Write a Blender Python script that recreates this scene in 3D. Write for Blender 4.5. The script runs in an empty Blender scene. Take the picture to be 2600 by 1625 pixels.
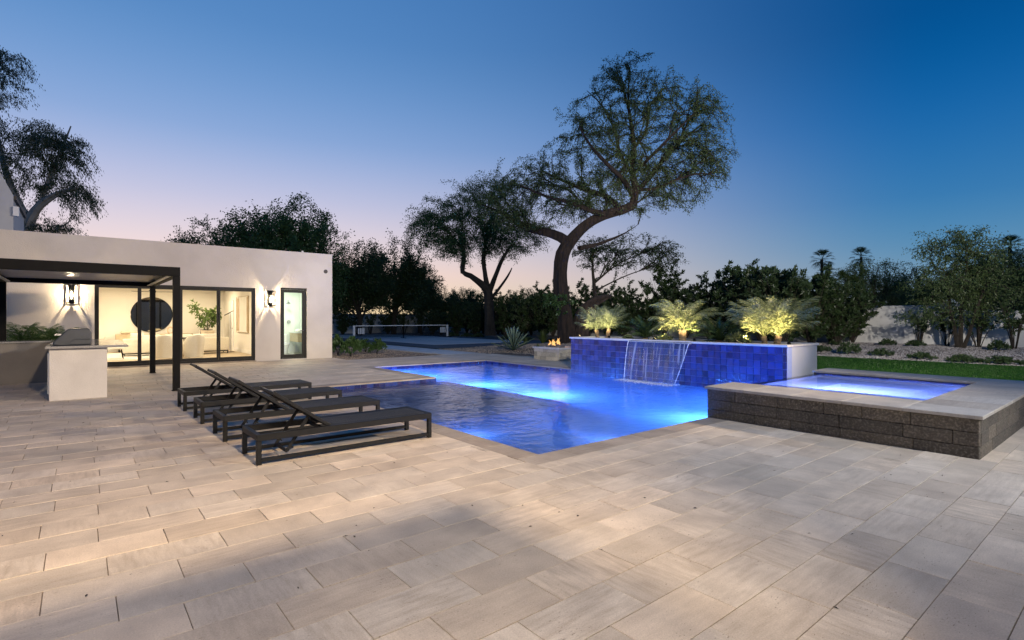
import bpy, math, random
import numpy as np
from mathutils import Vector, Matrix, Euler
R = math.radians
sc = bpy.context.scene
col = sc.collection
rng = np.random.default_rng(7)
random.seed(7)

# ------------------------------------------------------------------ camera
CAM_A = math.atan2(1657, 1350)
camd = bpy.data.cameras.new('camera'); cam = bpy.data.objects.new('camera', camd); col.objects.link(cam)
cam.location = (0, 0, 1.5); cam.rotation_euler = (R(90), 0, CAM_A - R(90))
camd.sensor_width = 36; camd.lens = 1350 / 2600 * 36; camd.shift_y = -4.5 / 2600
camd.clip_start = 0.05; camd.clip_end = 2000
sc.camera = cam

# ------------------------------------------------------------------ dusk sky
SUN_AZ = R(1.0)      # azimuth of the afterglow, from +Y towards +X
world = bpy.data.worlds.new('World'); sc.world = world; world.use_nodes = True
wn, wl = world.node_tree.nodes, world.node_tree.links
tc = wn.new('ShaderNodeTexCoord')
sep = wn.new('ShaderNodeSeparateXYZ'); wl.new(tc.outputs['Generated'], sep.inputs[0])
def wmath(op, a, b=None, c=None):
    n = wn.new('ShaderNodeMath'); n.operation = op
    for i, v in enumerate((a, b, c)):
        if v is None: continue
        if isinstance(v, (int, float)): n.inputs[i].default_value = v
        else: wl.new(v, n.inputs[i])
    return n.outputs[0]
hl = wmath('SQRT', wmath('ADD', wmath('MULTIPLY', sep.outputs[0], sep.outputs[0]), wmath('ADD', wmath('MULTIPLY', sep.outputs[1], sep.outputs[1]), 1e-6)))
cosaz = wmath('DIVIDE', wmath('ADD', wmath('MULTIPLY', sep.outputs[0], math.sin(SUN_AZ)), wmath('MULTIPLY', sep.outputs[1], math.cos(SUN_AZ))), hl)
zz = wmath('MAXIMUM', sep.outputs[2], 0.0)
def ramp(stops):
    n = wn.new('ShaderNodeValToRGB'); e = n.color_ramp.elements
    n.color_ramp.interpolation = 'B_SPLINE'
    while len(e) < len(stops): e.new(0.5)
    for k, (p, c) in enumerate(stops): e[k].position = p; e[k].color = (*c, 1)
    wl.new(zz, n.inputs[0]); return n.outputs[0]
sunside = ramp([(0, (1.35, .74, .36)), (.05, (1.1, .74, .54)), (.12, (.86, .70, .70)), (.20, (.56, .56, .74)),
                (.30, (.235, .39, .69)), (.45, (.08, .24, .53)), (.7, (.04, .15, .42)), (1, (.025, .10, .32))])
antiside = ramp([(0, (.34, .36, .40)), (.05, (.19, .31, .42)), (.11, (.09, .25, .43)), (.18, (.035, .185, .42)),
                 (.30, (.004, .12, .38)), (.42, (.000, .072, .25)), (.7, (.003, .055, .23)), (1, (.004, .05, .20))])
mfac = wn.new('ShaderNodeMapRange'); mfac.interpolation_type = 'SMOOTHSTEP'
wl.new(cosaz, mfac.inputs[0]); mfac.inputs[1].default_value = .22; mfac.inputs[2].default_value = 1.14
mx = wn.new('ShaderNodeMix'); mx.data_type = 'RGBA'
wl.new(mfac.outputs[0], mx.inputs[0]); wl.new(antiside, mx.inputs[6]); wl.new(sunside, mx.inputs[7])
bg = wn['Background']; wl.new(mx.outputs[2], bg.inputs[0]); bg.inputs[1].default_value = 1.07

sc.view_settings.view_transform = 'Standard'; sc.view_settings.look = 'None'
sc.view_settings.exposure = 0; sc.view_settings.gamma = 1; sc.view_settings.use_curve_mapping = False
cy = sc.cycles
cy.use_denoising = True; cy.max_bounces = 6; cy.diffuse_bounces = 3; cy.glossy_bounces = 3; cy.transmission_bounces = 4
cy.transparent_max_bounces = 12; cy.caustics_reflective = False; cy.caustics_refractive = False
cy.sample_clamp_indirect = 4; cy.sample_clamp_direct = 0; cy.use_light_tree = True

# ------------------------------------------------------------------ materials
MATS = {}
def newmat(name):
    m = bpy.data.materials.new(name); m.use_nodes = True; MATS[name] = m
    return m, m.node_tree.nodes, m.node_tree.links, m.node_tree.nodes['Principled BSDF']
def noise(n, l, vec, scale, detail=4, rough=.55, w=None):
    t = n.new('ShaderNodeTexNoise'); t.inputs['Scale'].default_value = scale; t.inputs['Detail'].default_value = detail
    t.inputs['Roughness'].default_value = rough
    if vec is not None: l.new(vec, t.inputs['Vector'])
    return t.outputs['Fac']
def mixc(n, l, f, a, b, mode='MIX'):
    t = n.new('ShaderNodeMix'); t.data_type = 'RGBA'; t.blend_type = mode
    for k, v in ((0, f), (6, a), (7, b)):
        if isinstance(v, (int, float)): t.inputs[k].default_value = v
        elif isinstance(v, tuple): t.inputs[k].default_value = (*v, 1)
        else: l.new(v, t.inputs[k])
    return t.outputs[2]
def mapr(n, l, v, a, b, c=0., d=1.):
    t = n.new('ShaderNodeMapRange'); l.new(v, t.inputs[0])
    for k, x in enumerate((a, b, c, d)): t.inputs[k + 1].default_value = x
    return t.outputs[0]
def mth(n, l, op, a, b=None):
    t = n.new('ShaderNodeMath'); t.operation = op
    for i, v in enumerate((a, b)):
        if v is None: continue
        if isinstance(v, (int, float)): t.inputs[i].default_value = v
        else: l.new(v, t.inputs[i])
    return t.outputs[0]
def bump(n, l, h, strength, dist, bs):
    b = n.new('ShaderNodeBump'); b.inputs['Strength'].default_value = strength; b.inputs['Distance'].default_value = dist
    l.new(h, b.inputs['Height']); l.new(b.outputs[0], bs.inputs['Normal'])
def wpos(n): return n.new('ShaderNodeNewGeometry').outputs['Position']
def scaled(n, l, vec, s, off=None):
    t = n.new('ShaderNodeMapping'); l.new(vec, t.inputs[0]); t.inputs['Scale'].default_value = s
    if off is not None: l.new(off, t.inputs['Location'])
    return t.outputs[0]
def rnd(n, l):
    a = n.new('ShaderNodeObjectInfo').outputs['Random']; b = n.new('ShaderNodeNewGeometry').outputs['Random Per Island']
    return mth(n, l, 'FRACT', mth(n, l, 'ADD', a, b))
def pm(name, c1, c2, scale=6, rough=.6, bs=0., bscale=60, metal=0., spec=.5, var=0.):
    m, n, l, p = newmat(name)
    pos = n.new('ShaderNodeTexCoord').outputs['Object']
    f = mapr(n, l, noise(n, l, pos, scale), .3, .7)
    c = mixc(n, l, f, c1, c2)
    if var > 0:
        r = rnd(n, l)
        c = mixc(n, l, 1.0, c, mixc(n, l, r, (1 - var,) * 3, (1 + var,) * 3), 'MULTIPLY')
    l.new(c, p.inputs['Base Color'])
    p.inputs['Roughness'].default_value = rough; p.inputs['Metallic'].default_value = metal; p.inputs['Specular IOR Level'].default_value = spec
    if bs > 0: bump(n, l, noise(n, l, pos, bscale, 5), bs, .01, p)
    return m
def emat(name, c, s):
    m, n, l, p = newmat(name); p.inputs['Base Color'].default_value = (*c, 1)
    p.inputs['Emission Color'].default_value = (*c, 1); p.inputs['Emission Strength'].default_value = s
    return m

def make_paver_mat(name, tint, dark):
    m, n, l, p = newmat(name)
    pos = wpos(n); r = rnd(n, l)
    cmb = n.new('ShaderNodeCombineXYZ'); l.new(mth(n, l, 'MULTIPLY', r, 37.), cmb.inputs[0]); l.new(mth(n, l, 'MULTIPLY', r, 91.), cmb.inputs[1])
    gx = noise(n, l, scaled(n, l, pos, (2.2, 15, 4), cmb.outputs[0]), 1.6, 7, .62)
    gy = noise(n, l, scaled(n, l, pos, (15, 2.4, 4), cmb.outputs[0]), 1.6, 7, .62)
    pick = mth(n, l, 'GREATER_THAN', mth(n, l, 'FRACT', mth(n, l, 'MULTIPLY', r, 7.31)), .62)
    g = mixc(n, l, pick, gx, gy)
    amt = mapr(n, l, mth(n, l, 'FRACT', mth(n, l, 'MULTIPLY', r, 3.77)), 0, 1, .08, .80)
    tone = mixc(n, l, r, tuple(t * .83 for t in tint), tuple(t * 1.09 for t in tint))
    warm = mixc(n, l, mth(n, l, 'FRACT', mth(n, l, 'MULTIPLY', r, 5.13)), (1.03, .99, .945), (.985, 1.0, 1.015))
    tone = mixc(n, l, 1., tone, warm, 'MULTIPLY')
    gm = mth(n, l, 'MULTIPLY', mapr(n, l, g, .40, .68), amt)
    c = mixc(n, l, gm, tone, dark)
    cl = noise(n, l, scaled(n, l, pos, (1, 1, 1), cmb.outputs[0]), 3.2, 5)
    c = mixc(n, l, 1., c, mixc(n, l, mapr(n, l, cl, .3, .7), (.82, .81, .80), (1.12, 1.12, 1.12)), 'MULTIPLY')
    big = noise(n, l, pos, .55, 4)
    c = mixc(n, l, 1., c, mixc(n, l, mapr(n, l, big, .35, .65), (.90, .89, .87), (1.06, 1.05, 1.05)), 'MULTIPLY')
    sn = noise(n, l, pos, 1.7, 6, .7)
    c = mixc(n, l, mth(n, l, 'MULTIPLY', mapr(n, l, sn, .56, .70), .30), c, tuple(t * .62 for t in tint))
    fine = noise(n, l, pos, 130, 3)
    c = mixc(n, l, 1., c, mixc(n, l, mapr(n, l, fine, .3, .7), (.87, .86, .85), (1.12, 1.12, 1.12)), 'MULTIPLY')
    # travertine pits: short dark holes, more of them in some stones
    pv = n.new('ShaderNodeTexNoise'); l.new(scaled(n, l, pos, (34, 85, 20), cmb.outputs[0]), pv.inputs['Vector']); pv.inputs['Scale'].default_value = 1.0; pv.inputs['Detail'].default_value = 2.5
    dens = noise(n, l, scaled(n, l, pos, (1, 1, 1), cmb.outputs[0]), 2.6, 2)
    thr = mapr(n, l, dens, .38, .72, .735, .612)
    pit = mapr(n, l, mth(n, l, 'SUBTRACT', pv.outputs['Fac'], thr), 0., .035)
    c = mixc(n, l, mth(n, l, 'MULTIPLY', pit, .55), c, (.15, .11, .075))
    l.new(c, p.inputs['Base Color'])
    l.new(mapr(n, l, cl, .3, .7, .52, .72), p.inputs['Roughness']); p.inputs['Specular IOR Level'].default_value = .35
    h = mth(n, l, 'SUBTRACT', mth(n, l, 'ADD', mth(n, l, 'MULTIPLY', g, .35), mth(n, l, 'MULTIPLY', fine, .22)), mth(n, l, 'MULTIPLY', pit, 1.2))
    bump(n, l, h, .55, .005, p)
    return m
make_paver_mat('travertine', (.60, .525, .43), (.42, .35, .27))
make_paver_mat('coping_trav', (.40, .345, .285), (.25, .205, .16))
make_paver_mat('coping_spa', (.46, .425, .38), (.30, .27, .235))

def make_block_mat(name, c1, c2, c3):
    m, n, l, p = newmat(name)
    pos = wpos(n); r = rnd(n, l)
    a = noise(n, l, pos, 3.2, 7, .7); ridg = noise(n, l, scaled(n, l, pos, (3, 3, 75)), 1.5, 4)
    b = noise(n, l, pos, 38, 5)
    c = mixc(n, l, mapr(n, l, a, .32, .68), c1, c2)
    c = mixc(n, l, mth(n, l, 'MULTIPLY', mapr(n, l, b, .48, .70), .85), c, c3)
    c = mixc(n, l, 1., c, mixc(n, l, r, (.68, .68, .70), (1.28, 1.24, 1.2)), 'MULTIPLY')
    l.new(c, p.inputs['Base Color']); p.inputs['Roughness'].default_value = .78
    bump(n, l, mth(n, l, 'ADD', mth(n, l, 'MULTIPLY', ridg, .8), b), .8, .012, p)
    return m
make_block_mat('basalt', (.060, .050, .037), (.125, .105, .078), (.25, .215, .17))
make_block_mat('ledger', (.44, .39, .31), (.58, .53, .44), (.30, .25, .19))
make_block_mat('lava', (.11, .10, .10), (.20, .185, .18), (.27, .25, .24))

m, n, l, p = newmat('blue_tile')
r = rnd(n, l); pos = wpos(n)
a = noise(n, l, pos, 9, 5, .6)
c = mixc(n, l, r, (.006, .011, .062), (.030, .058, .25))
c = mixc(n, l, mth(n, l, 'MULTIPLY', mapr(n, l, a, .42, .72), .6), c, (.085, .055, .11))
l.new(c, p.inputs['Base Color']); l.new(mapr(n, l, noise(n, l, pos, 30, 3), .3, .7, .05, .20), p.inputs['Roughness'])
bump(n, l, noise(n, l, pos, 14, 4), .45, .012, p); p.inputs['Specular IOR Level'].default_value = .7
m, n, l, p = newmat('dark_tile')
r = rnd(n, l); pos = wpos(n)
c = mixc(n, l, r, (.022, .018, .05), (.06, .042, .07)); l.new(c, p.inputs['Base Color']); p.inputs['Roughness'].default_value = .16
bump(n, l, noise(n, l, pos, 12, 4), .25, .012, p)
pm('grout', (.26, .32, .52), (.34, .40, .60), 20, .8)
pm('joint_sand', (.17, .135, .10), (.24, .195, .15), 30, .95, .4, 80)
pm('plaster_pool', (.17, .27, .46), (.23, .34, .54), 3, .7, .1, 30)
pm('plaster_spa', (.72, .76, .84), (.78, .82, .88), 3, .6)

def water_mat(name, tint, bscale, bstr, rough, scat):
    m, n, l, p = newmat(name); n.remove(p)
    out = n['Material Output']
    tr = n.new('ShaderNodeBsdfTransparent'); tr.inputs[0].default_value = (*tint, 1)
    gl = n.new('ShaderNodeBsdfGlossy'); gl.inputs['Roughness'].default_value = rough; gl.inputs[0].default_value = (.95, .97, 1, 1)
    fr = n.new('ShaderNodeFresnel'); fr.inputs[0].default_value = 1.33
    pos = wpos(n)
    h1 = noise(n, l, scaled(n, l, pos, (1, 1.35, 1)), bscale, 3, .5); h2 = noise(n, l, pos, bscale * .28, 2, .5)
    hh = mth(n, l, 'ADD', h1, mth(n, l, 'MULTIPLY', h2, 1.4))
    b = n.new('ShaderNodeBump'); b.inputs['Strength'].default_value = bstr; b.inputs['Distance'].default_value = .022; l.new(hh, b.inputs['Height'])
    l.new(b.outputs[0], gl.inputs['Normal']); l.new(b.outputs[0], fr.inputs['Normal'])
    # light scattered inside the water body, seen as a soft glow over the lamps
    sct = n.new('ShaderNodeBsdfTranslucent'); sct.inputs[0].default_value = (.75, .85, 1, 1)
    bod = n.new('ShaderNodeMixShader'); bod.inputs[0].default_value = scat; l.new(tr.outputs[0], bod.inputs[1]); l.new(sct.outputs[0], bod.inputs[2])
    mxs = n.new('ShaderNodeMixShader'); l.new(fr.outputs[0], mxs.inputs[0]); l.new(bod.outputs[0], mxs.inputs[1]); l.new(gl.outputs[0], mxs.inputs[2])
    l.new(mxs.outputs[0], out.inputs[0]); return m
water_mat('pool_water', (.62, .80, 1.0), 5.0, .5, .06, .5)
water_mat('spa_water', (.72, .82, 1.0), 6, .12, .03, .4)
m, n, l, p = newmat('spa_deep_water'); n.remove(p)
rf = n.new('ShaderNodeBsdfRefraction'); rf.inputs['IOR'].default_value = 1.33; rf.inputs['Roughness'].default_value = 0.; rf.inputs[0].default_value = (.82, .90, 1, 1)
gl = n.new('ShaderNodeBsdfGlossy'); gl.inputs['Roughness'].default_value = .03; fr = n.new('ShaderNodeFresnel'); fr.inputs[0].default_value = 1.33
tl = n.new('ShaderNodeBsdfTranslucent'); tl.inputs[0].default_value = (.7, .8, 1, 1)
b = n.new('ShaderNodeBump'); b.inputs['Strength'].default_value = .10; b.inputs['Distance'].default_value = .012; l.new(noise(n, l, wpos(n), 5, 2), b.inputs['Height'])
for q in (rf, gl, fr): l.new(b.outputs[0], q.inputs['Normal'])
m0 = n.new('ShaderNodeMixShader'); m0.inputs[0].default_value = .12; l.new(rf.outputs[0], m0.inputs[1]); l.new(tl.outputs[0], m0.inputs[2])
m1 = n.new('ShaderNodeMixShader'); l.new(fr.outputs[0], m1.inputs[0]); l.new(m0.outputs[0], m1.inputs[1]); l.new(gl.outputs[0], m1.inputs[2]); l.new(m1.outputs[0], n['Material Output'].inputs[0])
# falling sheet of water
m, n, l, p = newmat('fall_water'); n.remove(p)
pos = wpos(n); st = noise(n, l, scaled(n, l, pos, (1, 9, .55)), 1.6, 4, .6)
tr = n.new('ShaderNodeBsdfTransparent'); tr.inputs[0].default_value = (.86, .91, 1, 1)
gl = n.new('ShaderNodeBsdfGlossy'); gl.inputs['Roughness'].default_value = .12
df = n.new('ShaderNodeBsdfTranslucent'); df.inputs[0].default_value = (.85, .9, 1, 1)
dd = n.new('ShaderNodeBsdfDiffuse'); dd.inputs[0].default_value = (.85, .9, 1, 1)
ad = n.new('ShaderNodeMixShader'); ad.inputs[0].default_value = .5; l.new(df.outputs[0], ad.inputs[1]); l.new(dd.outputs[0], ad.inputs[2])
b = n.new('ShaderNodeBump'); b.inputs['Strength'].default_value = .5; b.inputs['Distance'].default_value = .03; l.new(st, b.inputs['Height']); l.new(b.outputs[0], gl.inputs['Normal'])
m1 = n.new('ShaderNodeMixShader'); m1.inputs[0].default_value = .13; l.new(tr.outputs[0], m1.inputs[1]); l.new(gl.outputs[0], m1.inputs[2])
m2 = n.new('ShaderNodeMixShader'); l.new(mapr(n, l, st, .52, .76, .03, .65), m2.inputs[0]); l.new(m1.outputs[0], m2.inputs[1]); l.new(ad.outputs[0], m2.inputs[2])
l.new(m2.outputs[0], n['Material Output'].inputs[0])
m, n, l, p = newmat('white_water'); p.inputs['Base Color'].default_value = (.82, .88, 1, 1); p.inputs['Roughness'].default_value = .2
l.new(mapr(n, l, noise(n, l, wpos(n), 30, 3), .3, .6, .35, .85), p.inputs['Alpha'])
# window glass: a thin pane
m, n, l, p = newmat('glass'); n.remove(p)
tr = n.new('ShaderNodeBsdfTransparent'); tr.inputs[0].default_value = (.95, .97, .955, 1)
gl = n.new('ShaderNodeBsdfGlossy'); gl.inputs['Roughness'].default_value = .01
fr = n.new('ShaderNodeFresnel'); fr.inputs[0].default_value = 1.45
mm = n.new('ShaderNodeMixShader'); l.new(fr.outputs[0], mm.inputs[0]); l.new(tr.outputs[0], mm.inputs[1]); l.new(gl.outputs[0], mm.inputs[2])
l.new(mm.outputs[0], n['Material Output'].inputs[0])

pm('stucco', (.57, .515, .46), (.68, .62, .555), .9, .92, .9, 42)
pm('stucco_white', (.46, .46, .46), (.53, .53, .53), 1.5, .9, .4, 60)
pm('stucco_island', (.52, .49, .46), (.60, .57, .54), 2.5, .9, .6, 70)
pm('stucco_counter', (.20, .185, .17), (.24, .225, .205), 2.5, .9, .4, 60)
pm('wall_paint', (.60, .59, .57), (.68, .67, .645), .7, .9, .3, 25)
pm('black_metal', (.0025, .0025, .0027), (.0045, .0045, .005), 8, .62, .03, 90, 0., .12)
pm('frame_metal', (.007, .0066, .006), (.012, .0115, .0105), 8, .5, .05, 90, 0., .25)
pm('lounger_metal', (.0045, .0048, .0055), (.008, .0084, .0095), 10, .5, .04, 140, 0., .25)
m, n, l, p = newmat('sling')
pos = n.new('ShaderNodeTexCoord').outputs['Object']
wv = n.new('ShaderNodeTexWave'); wv.inputs['Scale'].default_value = 130; l.new(pos, wv.inputs['Vector'])
wv2 = n.new('ShaderNodeTexWave'); wv2.bands_direction = 'Y'; wv2.inputs['Scale'].default_value = 130; l.new(pos, wv2.inputs['Vector'])
wf = mth(n, l, 'MULTIPLY', wv.outputs['Fac'], wv2.outputs['Fac'])
l.new(mixc(n, l, mth(n, l, 'ADD', mth(n, l, 'MULTIPLY', wf, .6), mth(n, l, 'MULTIPLY', noise(n, l, pos, 7), .4)), (.008, .0085, .0095), (.018, .019, .021)), p.inputs['Base Color'])
p.inputs['Roughness'].default_value = .72; bump(n, l, wf, .3, .003, p)
pm('louvre', (.60, .56, .48), (.66, .62, .53), 3, .28, .05, 40)
pm('granite', (.16, .155, .15), (.42, .41, .39), 55, .12, 0, 1)
pm('grill_cover', (.026, .033, .043), (.040, .048, .060), 4, .5, .15, 20)
pm('steel', (.45, .45, .46), (.55, .55, .56), 8, .25, 0, 1, 1)
pm('white_trim', (.76, .75, .73), (.82, .81, .79), 3, .6)
pm('cap_stone', (.58, .545, .49), (.68, .64, .58), 9, .6, .25, 80, var=.08)
pm('concrete', (.52, .51, .49), (.62, .61, .585), 1.4, .85, .25, 40)
pm('court_in', (.50, .45, .40), (.56, .505, .45), 1.2, .8, .1, 60)
pm('court_out', (.030, .042, .055), (.042, .056, .072), 1.2, .8, .1, 60)
pm('paint_white', (.72, .72, .70), (.8, .8, .78), 5, .6)
pm('soil', (.075, .055, .038), (.13, .10, .07), 9, .95, .8, 30)
pm('interior_wall', (.78, .745, .68), (.82, .785, .72), .8, .9)
pm('interior_ceiling', (.78, .755, .70), (.8, .775, .72), 1, .9)
pm('bath_wall', (.66, .71, .66), (.71, .755, .70), 1, .4)
pm('oak_floor', (.40, .31, .205), (.48, .385, .265), 3, .5)
pm('oak', (.42, .32, .20), (.52, .41, .27), 6, .5, .1, 60)
pm('boucle', (.76, .71, .60), (.82, .775, .67), 20, .95, .5, 160)
pm('cushion', (.60, .50, .37), (.66, .56, .43), 20, .95, .4, 120)
pm('cushion_white', (.76, .73, .66), (.82, .79, .72), 20, .95, .4, 120)
pm('rug', (.66, .62, .55), (.76, .73, .67), 12, .95, .4, 80)
pm('art_paper', (.74, .71, .65), (.84, .82, .78), 1.6, .8)
pm('art_brown', (.42, .31, .20), (.60, .48, .35), 2.5, .8)
pm('porcelain', (.80, .81, .80), (.84, .85, .84), 2, .15)
pm('ceramic', (.62, .45, .30), (.70, .52, .36), 4, .4)
pm('pot_dark', (.05, .04, .032), (.07, .058, .045), 5, .6)
m, n, l, p = newmat('mirror'); p.inputs['Metallic'].default_value = 1; p.inputs['Roughness'].default_value = .015
l.new(mixc(n, l, noise(n, l, n.new('ShaderNodeTexCoord').outputs['Object'], 1.5), (.34, .31, .25), (.40, .37, .30)), p.inputs['Base Color'])
m, n, l, p = newmat('bark')
pos = n.new('ShaderNodeTexCoord').outputs['Object']
st = noise(n, l, scaled(n, l, pos, (9, 9, 1.3)), 1.2, 6, .65)
l.new(mixc(n, l, mapr(n, l, st, .35, .65), (.009, .006, .005), (.042, .026, .018)), p.inputs['Base Color']); p.inputs['Roughness'].default_value = .95
bump(n, l, st, 1., .08, p)
pm('bark_pale', (.20, .19, .175), (.30, .285, .26), 3, .9, .5, 20)
pm('bark_dark', (.022, .017, .012), (.045, .035, .025), 5, .95, .6, 20)
pm('palm_bark', (.16, .11, .065), (.26, .19, .12), 30, .95, .9, 40)
def leafmat(name, a, b, trans=.35):
    m, n, l, p = newmat(name); n.remove(p)
    r = rnd(n, l); c = mixc(n, l, r, a, b)
    d = n.new('ShaderNodeBsdfDiffuse'); t = n.new('ShaderNodeBsdfTranslucent'); l.new(c, d.inputs[0]); l.new(c, t.inputs[0])
    mm = n.new('ShaderNodeMixShader'); mm.inputs[0].default_value = trans; l.new(d.outputs[0], mm.inputs[1]); l.new(t.outputs[0], mm.inputs[2])
    g = n.new('ShaderNodeBsdfGlossy'); g.inputs['Roughness'].default_value = .45; g.inputs[0].default_value = (.6, .6, .6, 1)
    m2 = n.new('ShaderNodeMixShader'); m2.inputs[0].default_value = .04; l.new(mm.outputs[0], m2.inputs[1]); l.new(g.outputs[0], m2.inputs[2])
    l.new(m2.outputs[0], n['Material Output'].inputs[0])
leafmat('leaf_mesquite', (.065, .105, .030), (.11, .15, .055))
leafmat('leaf_green', (.045, .10, .028), (.085, .15, .045))
leafmat('leaf_dark', (.030, .060, .018), (.062, .095, .030))
leafmat('leaf_euca', (.05, .075, .03), (.09, .11, .05))
leafmat('leaf_oleander', (.035, .065, .022), (.065, .10, .038))
leafmat('leaf_yellow', (.09, .11, .02), (.15, .15, .03))
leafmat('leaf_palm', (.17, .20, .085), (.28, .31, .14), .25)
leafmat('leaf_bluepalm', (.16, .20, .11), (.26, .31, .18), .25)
leafmat('leaf_sago', (.04, .075, .025), (.08, .12, .045), .2)
leafmat('leaf_agave', (.11, .16, .115), (.16, .22, .15), .1)
leafmat('leaf_house', (.08, .14, .03), (.17, .25, .06), .3)
leafmat('grass_blade', (.018, .070, .004), (.038, .11, .009), .3)
leafmat('tuft', (.07, .11, .025), (.13, .16, .05), .3)
pm('turf', (.010, .048, .003), (.018, .066, .005), 9, .95, .8, 140, 0., .1)
# gravel ground
m, n, l, p = newmat('gravel')
pos = wpos(n)
vo = n.new('ShaderNodeTexVoronoi'); vo.inputs['Scale'].default_value = 26; l.new(pos, vo.inputs['Vector'])
hs = n.new('ShaderNodeSeparateColor'); l.new(vo.outputs['Color'], hs.inputs[0])
c = mixc(n, l, hs.outputs[0], (.17, .125, .09), (.40, .32, .245))
c = mixc(n, l, mapr(n, l, vo.outputs['Distance'], .25, .75), c, (.07, .05, .036))
c = mixc(n, l, 1., c, mixc(n, l, noise(n, l, pos, .35, 4), (.75, .75, .78), (1.15, 1.12, 1.08)), 'MULTIPLY')
l.new(c, p.inputs['Base Color']); p.inputs['Roughness'].default_value = .95
bump(n, l, mth(n, l, 'SUBTRACT', 1., vo.outputs['Distance']), 1., .03, p)
pm('pebble', (.26, .20, .145), (.42, .34, .265), 3, .9, 0, 1, var=.4)
pm('pebble_grey', (.28, .25, .225), (.42, .385, .35), 3, .9, 0, 1, var=.4)
emat('bulb', (1., .78, .45), 60); emat('pool_lens', (.35, .5, 1.), 40); emat('spa_lens', (.55, .65, 1.), 18)
emat('downlight', (1., .90, .72), 14); emat('uplens', (1., .78, .40), 4)
m, n, l, p = newmat('flame'); n.remove(p)
em = n.new('ShaderNodeEmission'); pos = n.new('ShaderNodeTexCoord').outputs['Object']
l.new(mixc(n, l, noise(n, l, pos, 9), (1., .33, .06), (1., .70, .28)), em.inputs[0]); em.inputs[1].default_value = 1.5
tr = n.new('ShaderNodeBsdfTransparent'); mm = n.new('ShaderNodeMixShader'); l.new(mapr(n, l, noise(n, l, pos, 14), .3, .6, .35, 1.), mm.inputs[0])
l.new(tr.outputs[0], mm.inputs[1]); l.new(em.outputs[0], mm.inputs[2]); l.new(mm.outputs[0], n['Material Output'].inputs[0])
m, n, l, p = newmat('lantern_glass'); n.remove(p)
tr = n.new('ShaderNodeBsdfTransparent'); tr.inputs[0].default_value = (.97, .96, .93, 1); gl = n.new('ShaderNodeBsdfGlossy'); gl.inputs['Roughness'].default_value = .05
mm = n.new('ShaderNodeMixShader'); mm.inputs[0].default_value = .08; l.new(tr.outputs[0], mm.inputs[1]); l.new(gl.outputs[0], mm.inputs[2]); l.new(mm.outputs[0], n['Material Output'].inputs[0])
# netting: a fine woven mesh
m, n, l, p = newmat('netting'); n.remove(p)
pos = wpos(n); sx = n.new('ShaderNodeSeparateXYZ'); l.new(pos, sx.inputs[0])
fx = mth(n, l, 'LESS_THAN', mth(n, l, 'FRACT', mth(n, l, 'MULTIPLY', sx.outputs[0], 22.)), .3); fz = mth(n, l, 'LESS_THAN', mth(n, l, 'FRACT', mth(n, l, 'MULTIPLY', sx.outputs[2], 22.)), .3)
tr = n.new('ShaderNodeBsdfTransparent'); d = n.new('ShaderNodeBsdfDiffuse'); d.inputs[0].default_value = (.012, .012, .012, 1)
mm = n.new('ShaderNodeMixShader'); l.new(mth(n, l, 'MAXIMUM', fx, fz), mm.inputs[0]); l.new(tr.outputs[0], mm.inputs[1]); l.new(d.outputs[0], mm.inputs[2]); l.new(mm.outputs[0], n['Material Output'].inputs[0])

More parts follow.
